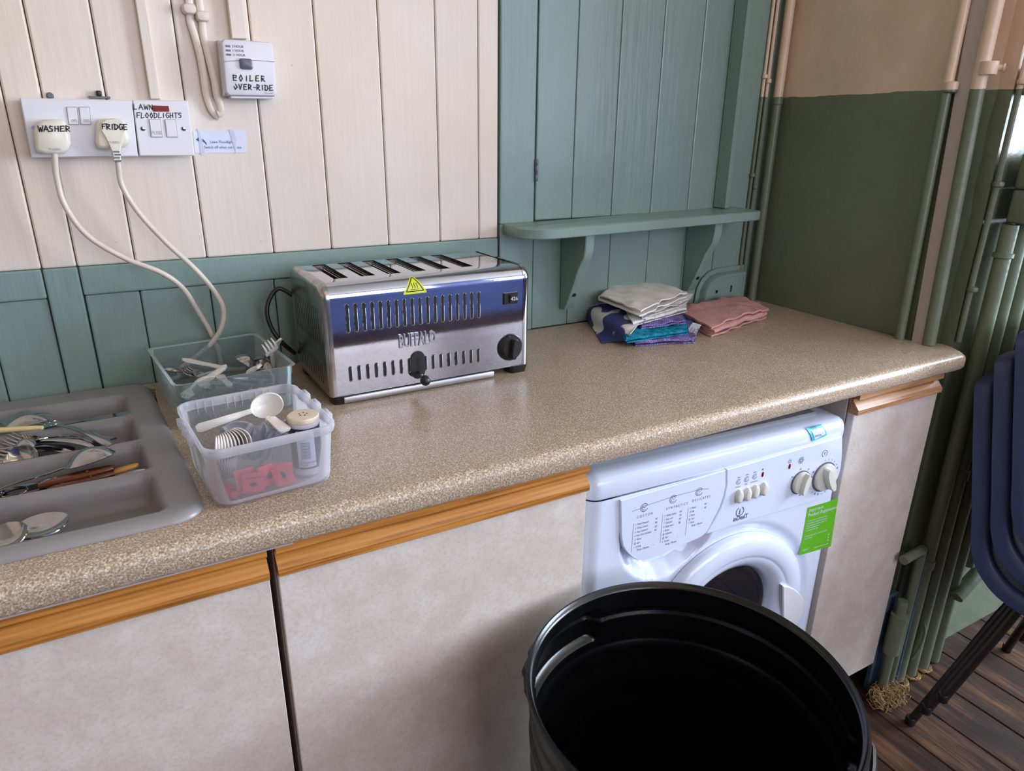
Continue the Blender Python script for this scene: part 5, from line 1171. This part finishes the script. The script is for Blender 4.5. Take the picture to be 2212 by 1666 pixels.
woodknife((-0.181,-0.3803,0.944), (-0.0568,-0.3777,0.954), 'brown wooden-handled knife with brass rivets nearest the third divider')
woodknife((-0.1487,-0.3551,0.94), (-0.0514,-0.3473,0.946), 'brown wooden-handled knife underneath the other two')
place_item('knife', (-0.0753,-0.367,0.948), (-0.0345,-0.3768,0.958), 0, handle_bm(.05, .013, .006), 'tan', 'tan-handled knife end poking out beyond the brown handles', 'knife')
place_item('knife', (-0.111,-0.3618,0.944), (-0.02,-0.3793,0.95), 0, handle_bm((Vector((-0.111,-0.3618,0.944)) - Vector((-0.02,-0.3793,0.95))).length, .009, .005), 'whiteplastic', 'white-handled knife along the third divider', 'knife')
steel_fork((-0.0569,-0.3639,0.942), (-0.1444,-0.3641,0.946), 'fork whose tines show at the front of the third compartment', w=.026)
steel_knife((-0.2226,-0.3486,0.946), (-0.1443,-0.3597,0.948), 'short knife blade at the left edge of the third compartment')
steel_spoon((-0.2546,-0.3578,0.944), (-0.1561,-0.3732,0.948), 'narrow spoon at the left edge of the third compartment', w=.03)
steel_spoon((-0.2613,-0.4498,0.944), (-0.1082,-0.4813,0.945), 'dull serving spoon lying in the front compartment', w=.060, bowl=.34, depth=.008, flip=1)
steel_spoon((-0.2688,-0.4257,0.948), (-0.1467,-0.5084,0.952), 'shiny spoon at the front left corner glowing yellow', roll=.4, w=.040, bowl=.3)

# ================================================================ clear ribbed container with loose cutlery
bc = thing('clear_container', 'clear ribbed plastic food container heaped with loose cutlery', 'container', (.116, -.143, CT + .0004), math.radians(6))
CW, CD, CH = .190, .236, .076
bm = BM()
def cring(w, d, z, r, rib=0.0):
    p = rrect(w, d, r, 8); out = []
    # subdivide the straight sides so that they can carry the ribs
    q = []
    for i in range(len(p)):
        a, b = p[i], p[(i + 1) % len(p)]; n = max(1, int(math.hypot(b[0] - a[0], b[1] - a[1]) / .0014)); q += [V2(a, b, k / n) for k in range(n)]
    for i, (x, y) in enumerate(q):
        s = rib if i % 4 in (0, 1) else 0; l = math.hypot(x, y); out.append((x - x / l * s, y - y / l * s, z))
    return out
NQ = len(cring(CW, CD, 0, .014))
def same(w, d, z, r, rib=0):   # resample to a fixed count by using one master outline scaled
    base = cring(CW, CD, z, .014, rib); return [(x * w / CW, y * d / CD, z) for x, y, _ in base]
outer_ = [same(CW * .88, CD * .88, .0, .014), same(CW * .91, CD * .91, .004, .014, .0005), same(CW * .94, CD * .945, CH - .018, .014, .0005), same(CW * .95, CD * .955, CH - .014, .014), same(CW * .955, CD * .96, CH - .002, .014), same(CW, CD, CH, .014), same(CW, CD, CH + .001, .014)]
inner_ = [same(CW * .94, CD * .948, CH, .014), same(CW * .935, CD * .94, CH - .014, .014), same(CW * .90, CD * .90, .005, .014), same(CW * .86, CD * .86, .0012, .014)]
add_loft(bm, outer_ + inner_); obj('container_body', bm, 'clear', bc, angle=50)

def item(kind, A, B, mat, label, roll=0.0, group=None, **k):
    L = (Vector(B) - Vector(A)).length; bm = {'spoon': spoon_bm, 'fork': fork_bm, 'knife': knife_bm}[kind](L, **k)
    return place_item(kind if mat == 'cutlery' else 'plastic_' + kind, A, B, roll, bm, mat, label, kind, group)
M['wplastic'] = plain('white_disposable_plastic', srgb(226, 220, 214), .3, var=.02)
item('spoon', (0.194,-0.1057,0.965), (0.1433,-0.1424,1.012), 'cutlery', 'upright steel serving spoon bowl in the clear container', -.3, w=.050, bowl=.42, depth=.016, flip=-1)
item('spoon', (0.2157,-0.0987,0.962), (0.1763,-0.1292,1.004), 'cutlery', 'steel spoon bowl behind the upright serving spoon', .4, w=.044, bowl=.45, depth=.014, flip=-1)
item('spoon', (0.1116,-0.1046,0.972), (0.0227,-0.0659,0.996), 'cutlery', 'long steel spoon lying at the left of the clear container', .2, w=.040, bowl=.42, depth=.008, flip=-1)
item('fork', (0.133,-0.1142,0.968), (0.0619,-0.0787,0.998), 'cutlery', 'steel fork lying beside the long spoon in the clear container', -.2, w=.026)
item('fork', (0.1459,-0.1318,0.968), (0.078,-0.09,0.992), 'cutlery', 'second steel fork half under the white knife in the clear container', .3, w=.026)
item('knife', (0.1772,-0.131,0.966), (0.0904,-0.1041,0.984), 'cutlery', 'steel knife low in the clear container')
item('knife', (0.2131,-0.1125,0.964), (0.1201,-0.1067,0.98), 'cutlery', 'steel knife crossing the bottom of the clear container', hl=.5)
item('spoon', (0.152,-0.1379,0.962), (0.0773,-0.1476,0.978), 'cutlery', 'steel spoon against the front wall of the clear container', w=.036)
item('fork', (0.2209,-0.1524,0.962), (0.1316,-0.1525,0.972), 'cutlery', 'steel fork against the front wall of the clear container', w=.026)
item('knife', (0.1247,-0.1228,0.998), (0.0615,-0.0974,1.018), 'wplastic', 'white plastic knife lying highest at the back of the clear container', w=.014, th=.0026)
item('knife', (0.0747,-0.1763,0.992), (0.1252,-0.1596,1.014), 'wplastic', 'white plastic handle slanting up toward the upright spoon', .2, w=.012, th=.003, hl=.9)
item('knife', (0.0831,-0.1035,0.985), (0.1246,-0.1398,1.004), 'wplastic', 'white plastic knife beneath the slanting handle', w=.013, th=.0026)
item('fork', (0.2136,-0.1394,0.975), (0.1889,-0.1833,1.055), 'wplastic', 'white plastic fork standing upright at the right of the clear container', .9, w=.026, hw0=.006)
item('knife', (0.2057,-0.1053,1.005), (0.2131,-0.1717,1.052), 'wplastic', 'white plastic knife handle sticking up highest out of the clear container', .3, w=.011, th=.003, hl=.9)
item('knife', (0.1536,-0.1863,1.006), (0.1722,-0.2042,1.02), 'wplastic', 'translucent plastic handle end in front of the upright spoon', .3, w=.012, th=.004, hl=.9)
item('spoon', (0.1962,-0.158,0.968), (0.188,-0.1475,1.005), 'wplastic', 'cream plastic spoon behind the upright white fork', .5, w=.032, bowl=.4)
item('fork', (0.1004,-0.1799,1.006), (0.0387,-0.213,0.992), 'wplastic', 'broad white plastic serving fork at the front left of the clear container', .1, w=.034, hw0=.007)
item('knife', (0.1124,-0.1412,0.992), (0.1242,-0.167,0.978), 'wplastic', 'short white plastic knife in the middle of the clear container', w=.012, th=.0026)
bm = BM(); add_lathe(bm, [(.014, 0), (.019, .004), (.021, .018), (.0215, .034), (.0205, .034), (.019, .018), (.013, .004)], 28, (0, 0, 0), None, True, True); g_ = obj('glass_cup', bm, 'clearcup', None, True, 50, False); g_.location = (.056, -.225, .9535); tag(g_, 'tiny clear cup at the front left of the clear container', 'cup')

# ================================================================ frosted tub
ft = thing('frosted_tub', 'frosted blue-white plastic tub without its lid at the worktop front', 'tub', (.1190, -.4580, CT + .0004), math.radians(5))
TWW, TDD, THH = .164, .190, .086
bm = BM(); R3 = lambda w, d, z, r=.022: [(x, y, z) for x, y in rrect(w, d, r, 8)]
add_loft(bm, [R3(TWW * .87, TDD * .82, 0), R3(TWW * .90, TDD * .855, .003), R3(TWW * .91, TDD * .87, .010), R3(TWW * .955, TDD * .955, THH - .012), R3(TWW * .948, TDD * .948, THH - .012), R3(TWW * .90, TDD * .86, .010), R3(TWW * .88, TDD * .84, .004), R3(TWW * .84, TDD * .80, .0015)])
obj('tub_body', bm, 'frost', ft, angle=50)
bm = BM(); add_loft(bm, [R3(TWW * .956, TDD * .956, THH - .0122), R3(TWW * .985, TDD * .985, THH - .0115), R3(TWW, TDD, THH - .007), R3(TWW, TDD, THH - .001), R3(TWW * .99, TDD * .99, THH), R3(TWW * .965, TDD * .965, THH), R3(TWW * .952, TDD * .952, THH - .003), R3(TWW * .947, TDD * .947, THH - .0122)], False, False)
obj('rim', bm, 'frostrim', ft, angle=50)
for k in range(11):
    if k in (3, 7): continue
    bm = BM(); add_box(bm, (-.055 + .010 * k, TDD / 2 - .0062, THH - .020), (-.0538 + .010 * k, TDD / 2 - .0045, THH - .003)); obj('rim_rib', bm, 'frostrim', ft, smooth=False)
for s in (-1, 1):
    for k in range(3):
        bm = BM(); y = -.030 + .032 * k if s < 0 else -.040 + .044 * k; add_box(bm, (s * (TWW / 2 + .0002), y - (.009 if s < 0 else .012), THH - .013), (s * (TWW / 2 + .007), y + (.009 if s < 0 else .012), THH - .0015), .0015, 2); obj('lid_catch', bm, 'frostrim', ft)
bm = BM(); c_ = None
M['clearw'] = clear('clear_disposable_plastic', srgb(236, 240, 246), .30, .08)
# nest of white plastic spoons standing at the left
for k in range(11):
    A_ = Vector((.066 + .0012 * k, -.470 - .0010 * k, .962)); B_ = Vector((.0665 + .0034 * k, -.518 + .0026 * k, 1.030 + .0002 * k))
    item('spoon', A_, B_, 'wplastic', 'one of the nested white plastic spoons standing at the left of the frosted tub', 1.35, 'nested white plastic spoons', w=.034, bowl=.45, depth=.008, hw0=.007, th=.0012)
item('spoon', (0.0491,-0.4164,1.012), (0.1645,-0.4111,1.03), 'wplastic', 'long white plastic spoon lying across the back of the frosted tub', 1.2, w=.034, bowl=.36, depth=.012, hw0=.006, th=.002)
item('spoon', (0.152,-0.3319,0.975), (0.1535,-0.3425,1.026), 'wplastic', 'white plastic spoon bowl facing out at the back right of the frosted tub', -1.0, w=.040, bowl=.55, depth=.008)
item('spoon', (0.1412,-0.3128,0.97), (0.1413,-0.3248,1.02), 'clearw', 'see-through spoon bowl beside the white one at the back of the frosted tub', -.9, w=.036, bowl=.55)
cl = [('spoon', (520, 985, .975), (515, 912, 1.022), 'clear spoon bowl standing in the middle of the frosted tub', .05, dict(w=.040, bowl=.5)),
      ('knife', (505, 985, .970), (480, 922, 1.020), 'clear plastic handle just right of the nested white spoons', .0, dict(w=.010, th=.004, hl=.9)),
      ('knife', (535, 985, .970), (540, 918, 1.024), 'clear ridged handle in front of the clear spoon bowl', .2, dict(w=.010, th=.005, hl=.9)),
      ('knife', (545, 985, .970), (556, 922, 1.020), 'clear handle immediately right of the ridged one', .4, dict(w=.009, th=.004, hl=.9)),
      ('knife', (560, 985, .970), (568, 916, 1.026), 'tall clear handle left of the clear fork', .1, dict(w=.011, th=.005, hl=.9)),
      ('fork', (585, 985, .970), (582, 910, 1.030), 'clear fork with tines up in the middle of the frosted tub', .2, dict(w=.024)),
      ('knife', (580, 985, .970), (586, 930, 1.018), 'clear handle right of the clear fork', .3, dict(w=.010, th=.004, hl=.9)),
      ('knife', (600, 985, .970), (602, 926, 1.020), 'clear knife left of the salt shaker', .3, dict(w=.014, th=.002)),
      ('fork', (470, 900, .970), (462, 888, 1.012), 'clear fork tines at the back left of the frosted tub', .6, dict(w=.024))]
TUBZ = {'spoon1': ((0.0965,-0.4485,0.975), (0.0994,-0.4389,1.022)), 'a': ((0.0885,-0.4362,0.968), (0.0786,-0.4439,1.02)), 'b': ((0.1052,-0.4451,0.968), (0.1116,-0.463,1.024)), 'c': ((0.1125,-0.4489,0.968), (0.1201,-0.4658,1.02)), 'd': ((0.1169,-0.4513,0.968), (0.1269,-0.4711,1.026)), 'e': ((0.1303,-0.4584,0.968), (0.1354,-0.4755,1.03)), 'f': ((0.1244,-0.4633,0.968), (0.1357,-0.4827,1.018)), 'g': ((0.1403,-0.4637,0.968), (0.1437,-0.4852,1.02)), 'h': ((0.1003,-0.3361,0.968), (0.0803,-0.3642,1.012))}
for (kind, _, _, lb, rl, kw), (A_, B_) in zip(cl, TUBZ.values()): item(kind, A_, B_, 'clearw', lb, rl, **kw)
item('knife', (0.1487,-0.5082,1.024), (0.1345,-0.4733,1.034), 'wplastic', 'white plastic handle resting against the salt shaker lid', 0, w=.008, th=.004, hl=.9)
item('knife', (0.1703,-0.4564,0.99), (0.1534,-0.4797,1.028), 'wplastic', 'white plastic knife blade behind the salt shaker lid', .4, w=.013, th=.002)
# salt shaker
sp = Vector((0.1716,-0.5106,0.9535)) + Vector((.004, .020, 0)); ss_ = thing('salt_shaker', 'navy-labelled salt shaker with a beige lid standing in the frosted tub', 'salt shaker', sp)
bm = BM(); add_lathe(bm, [(.0185, 0), (.0200, .002), (.0200, .009), (.0196, .010), (.0196, .070), (.0200, .071), (.0200, .074), (.018, .076)], 40); obj('shaker_body', bm, 'whiteplastic', ss_)
bm = BM(); add_lathe(bm, [(.0201, .011), (.0201, .069)], 48, (0, 0, 0), None, False, False); obj('label_band', bm, 'saltlabel', ss_)
bm = BM(); add_lathe(bm, [(.0195, .0745), (.0208, .076), (.0208, .081), (.0195, .0825), (.010, .083), (.001, .083)], 40); ld = obj('lid', bm, 'beige', ss_)
for k in range(5):
    bm = BM(); a = k * 2 * PI / 5; add_lathe(bm, [(.0011, .0829), (.0011, .0834)], 8, (.005 * math.cos(a), .005 * math.sin(a), 0)); obj('pour_hole', bm, 'dark', ld)
cyl = lambda u, v, d=0.0: Vector(((.0203 + d) * math.sin(u / .0203 - .9), -(.0203 + d) * math.cos(u / .0203 - .9), v))
bm = BM(); add_grid(bm, 12, 2, lambda a, b: cyl(.002 + .024 * a, .014 + .052 * b, .0001)); lbp = obj('paper_label', bm, 'paper', ss_)
bm = BM()
for k in range(22): v = .026 + .0011 * k; wd = (.0004, .0008, .0003, .0006)[k % 4]; bm.faces.new([bm.verts.new(cyl(u_, v_, .0004)) for u_, v_ in ((.007, v), (.013, v), (.019, v), (.019, v + wd), (.013, v + wd), (.007, v + wd))])
for v, s in ((.0610, 'TABLE SALT'), (.0570, 'Packed in the UK'), (.0200, 'Produced for caterers'), (.0170, 'Net 750g')): add_text(bm, s, .005, v, .0034, cyl, .0004, sx=.75)
obj('barcode_and_text', bm, 'print', lbp, smooth=False)
# sachets
sx = [((.092, -.515, .958), 1.2, .3, .2), ((.098, -.5285, .958), 1.45, -.1, .10), ((.120, -.518, .958), 1.15, .6, .3), ((.136, -.520, .958), 1.15, -.4, -.1), ((.082, -.524, .957), .35, .9, .2), ((.140, -.527, .9575), .7, .3, .2), ((.110, -.508, .958), .6, -.7, .4)]
slb = ['red sachet leaning at the back left of the sachets in the frosted tub', 'brightest red sachet standing against the front wall of the frosted tub, with printed words', 'red sachet standing on its corner behind the others in the frosted tub', 'red sachet nearest the salt shaker', 'red sachet lying flattest under the nested spoon handles', 'small red sachet lying low in front of the salt shaker', 'red sachet at the bottom of the sachet heap']
for k, (p, tl, yw, rl) in enumerate(sx):
    r = thing('red_sachet', slb[k], 'sachet', p, rot=(tl, rl * .4, yw))
    bm = BM(); add_sheet(bm, 8, 8, lambda u, v: ((u - .5) * .026, v * .026, .0012 * math.sin(u * PI) * math.sin(v * PI)), .0012); obj('packet', bm, 'pinkpaper' if k in (0, 1, 3) else 'redpaper', r)
    bm = BM(); fz = lambda u, v, d=0.0: Vector((u, v, .0026 + d)); bm.faces.new([bm.verts.new(fz(a, b)) for a, b in ((-.005, .011), (0, .0075), (.005, .011), (0, .0145))]); obj('printed_diamond', bm, 'saltlabel', r, smooth=False)
    if k == 1: bm = BM(); add_text(bm, 'All Weather Brand', -.011, .019, .0032, fz, 0); obj('printed_words', bm, 'ink', r, smooth=False)

# ================================================================ folded cloths
from mathutils import noise as MN
def folded(name, label, cat, mat, FL, FR, BR, BL, n, h, th=.0022, seed=0, amp=.004, sag=.0, first=1, prog=0.0, edge=None):
    """zig-zag folded cloth over a quad; folds alternate between the front and the back edge"""
    path = []       # (t, z): t 0 front .. 1 back
    z = th / 2; t = 0.0 if first > 0 else 1.0
    D = ((Vector(BL) - Vector(FL)).length + (Vector(BR) - Vector(FR)).length) / 2
    for k in range(n):
        a, b = (0.0, 1.0) if (k % 2 == 0) == (first > 0) else (1.0, 0.0)
        ins = .03 + .05 * ((k * 7 + seed) % 3); path += [(a + (b - a) * s, z) for s in [j / 10 for j in range(11)]]
        if k < n - 1:
            r = h / 2
            for q in (20, 55, 90, 125, 160): an = math.radians(q); path.append((b + (b - .5) * 2 * (r / D) * math.sin(an) * 1.6, z + r - r * math.cos(an)))
        z += h
    FLv, FRv, BRv, BLv = map(Vector, (FL, FR, BR, BL)); N = len(path) - 1
    def f(u, v):
        x = v * N; i = min(int(x), N - 1); t = path[i][0] + (path[i + 1][0] - path[i][0]) * (x - i); zz = path[i][1] + (path[i + 1][1] - path[i][1]) * (x - i); lay = zz / h
        e = .018 * math.sin(lay * 2.1 + seed); uu = u * (1 - prog * lay) + prog * lay * .5 + e * (u - .5)
        p = FLv.lerp(FRv, uu).lerp(BLv.lerp(BRv, uu), t)
        q = MN.noise(Vector((p.x * 22, p.y * 22, seed + lay * .35))); q2 = MN.noise(Vector((p.x * 22 + 9, p.y * 22, seed * 2 + lay * .35)))
        g = min(1.0, zz / (.5 * n * h) + .1)
        s = 1 - sag * (abs(2 * uu - 1) ** 2) * g
        return Vector((p.x + q2 * amp * .8, p.y + q * amp * .8, p.z + zz * s + abs(q) * amp * g))
    bm = BM(); add_sheet(bm, 26, N * 1, f, th); return tag(obj(name, bm, mat, angle=80), label, cat)
folded('folded_cloth', 'purple checked dishcloth at the bottom of the cloth pile', 'cloth', 'purple', (0.9551,-0.2247,0.9505), (1.0895,-0.2699,0.9505), (1.2298,-0.1036,0.9505), (1.0642,-0.0296,0.9505), 3, .0048, .0026, 3, .008)
folded('folded_cloth', 'teal terry cloth folded in the middle of the cloth pile', 'cloth', 'teal', (0.9179,-0.2379,0.9655), (1.0894,-0.2441,0.9655), (1.2103,-0.0856,0.9655), (1.0184,-0.0602,0.9655), 3, .0045, .0028, 5, .008)
folded('folded_cloth', 'navy and purple checked cloth under the white tea towel', 'cloth', 'purple', (0.9849,-0.2054,0.98), (1.1047,-0.2131,0.98), (1.1953,-0.1003,0.98), (1.0206,-0.0742,0.98), 2, .0042, .0026, 8, .007)
# tea towel with the navy print: a top sheet that drapes to the worktop on the left, with layers at the right
def drape(name, label, cat, mat, grid, th, nu=30, nv=24, seed=1, amp=.003):
    R_ = len(grid); C_ = len(grid[0])
    def at(a, b):
        x, y = a * (C_ - 1), b * (R_ - 1); i, j = min(int(x), C_ - 2), min(int(y), R_ - 2); fx2, fy2 = x - i, y - j
        g = lambda r, c: Vector(grid[max(0, min(R_ - 1, r))][max(0, min(C_ - 1, c))])
        def cr(p0, p1, p2, p3, t): return 0.5 * ((2 * p1) + (p2 - p0) * t + (2 * p0 - 5 * p1 + 4 * p2 - p3) * t * t + (3 * p1 - p0 - 3 * p2 + p3) * t ** 3)
        rows = [cr(g(j + k, i - 1), g(j + k, i), g(j + k, i + 1), g(j + k, i + 2), fx2) for k in (-1, 0, 1, 2)]
        return cr(rows[0], rows[1], rows[2], rows[3], fy2)
    def f(u, v):
        p = at(u, v); q = MN.noise(Vector((p.x * 25, p.y * 25, seed))); return p + Vector((0, 0, abs(q) * amp))
    bm = BM(); add_sheet(bm, nu, nv, f, th); return tag(obj(name, bm, mat, angle=80), label, cat)
drape('tea_towel', 'white tea towel with a large navy leaf print draping down the left of the pile', 'tea towel', 'bluecloth',
      [[(0.899,-0.1775,0.952), (0.925,-0.1802,0.9535), (0.9326,-0.216,0.964), (0.9284,-0.2384,0.985)],
       [(0.9533,-0.0657,0.954), (0.9461,-0.1209,0.964), (0.9363,-0.2008,0.985), (0.9745,-0.2056,0.992)],
       [(0.9901,0.0186,0.96), (0.9577,-0.0758,0.982), (0.9623,-0.1493,0.993), (1.0046,-0.1794,0.995)],
       [(1.0209,0.0787,0.976), (1.0065,-0.0075,0.99), (1.0053,-0.0927,0.995), (1.0553,-0.1425,0.996)],
       [(1.0881,0.1155,0.98), (1.1054,0.0675,0.988), (1.0993,-0.0361,0.992), (1.1324,-0.085,0.993)]], .0016, seed=4, amp=.0015)
folded('tea_towel', 'white tea towel with fine grid lines folded above the checked cloth', 'tea towel', 'linecloth', (0.9595,-0.2051,0.9895), (1.1606,-0.1569,0.9895), (1.2772,-0.026,0.9895), (1.0594,-0.0319,0.9895), 3, .0042, .0018, 2, .007)
folded('tea_towel', 'second white grid-lined tea towel with a pale aqua stripe, slightly turned', 'tea towel', 'linecloth', (0.9869,-0.2003,1.002), (1.1654,-0.1434,1.002), (1.2547,-0.0762,1.002), (1.1468,-0.0221,1.002), 2, .0046, .0018, 6, .007)
folded('tea_towel', 'plain white tea towel folded thickly on top of the pile', 'tea towel', 'whitecloth', (0.9753,-0.2102,1.012), (1.2029,-0.1109,1.012), (1.224,0.1062,1.012), (0.9834,-0.0451,1.012), 2, .0120, .0030, 9, .011, sag=.3)
folded('pink_towel', 'pink towelling cloth folded beside the white pile', 'towel', 'pink', (1.1594,-0.2472,0.9505), (1.4113,-0.1856,0.9505), (1.4592,-0.0525,0.9505), (1.1981,-0.0875,0.9505), 4, .0082, .0045, 7, .012, sag=.25)
tg = thing('care_label', 'white fabric care label with black print hanging from the pink towel', 'label', (1.1398,-0.1977,0.972)); o = Vector(tg.location)
c4 = [Vector((1.09,-0.2325,0.957)) - o, Vector((1.089,-0.2627,0.953)) - o, Vector((1.1482,-0.2237,0.975)) - o, Vector((1.1427,-0.2018,0.976)) - o]
bm = BM(); add_sheet(bm, 4, 8, lambda u, v: c4[0].lerp(c4[1], u).lerp(c4[3].lerp(c4[2], u), v) + Vector((0, 0, .003 * math.sin(v * PI))), .0008); tl_ = obj('label_strip', bm, 'paper', tg)
ex = (c4[3] - c4[0]); ey_ = (c4[1] - c4[0]); nn = ex.cross(ey_).normalized(); nn = nn if nn.y < 0 or nn.z > 0 else -nn
lf = lambda u, v, d=0.0: c4[0] + ex * u + ey_ * v + Vector((0, -.0012, .0034))
bm = BM()
for k, s in enumerate(('MADE IN', 'WARM', 'WASH')): add_text(bm, s, .12 + .02 * k, .70 - .28 * k, .30, lf, sx=.55)
obj('label_print', bm, 'ink', tl_, smooth=False)
if _fo.name in col.objects: col.objects.unlink(_fo)
bpy.data.objects.remove(_fo); bpy.data.curves.remove(_fc)
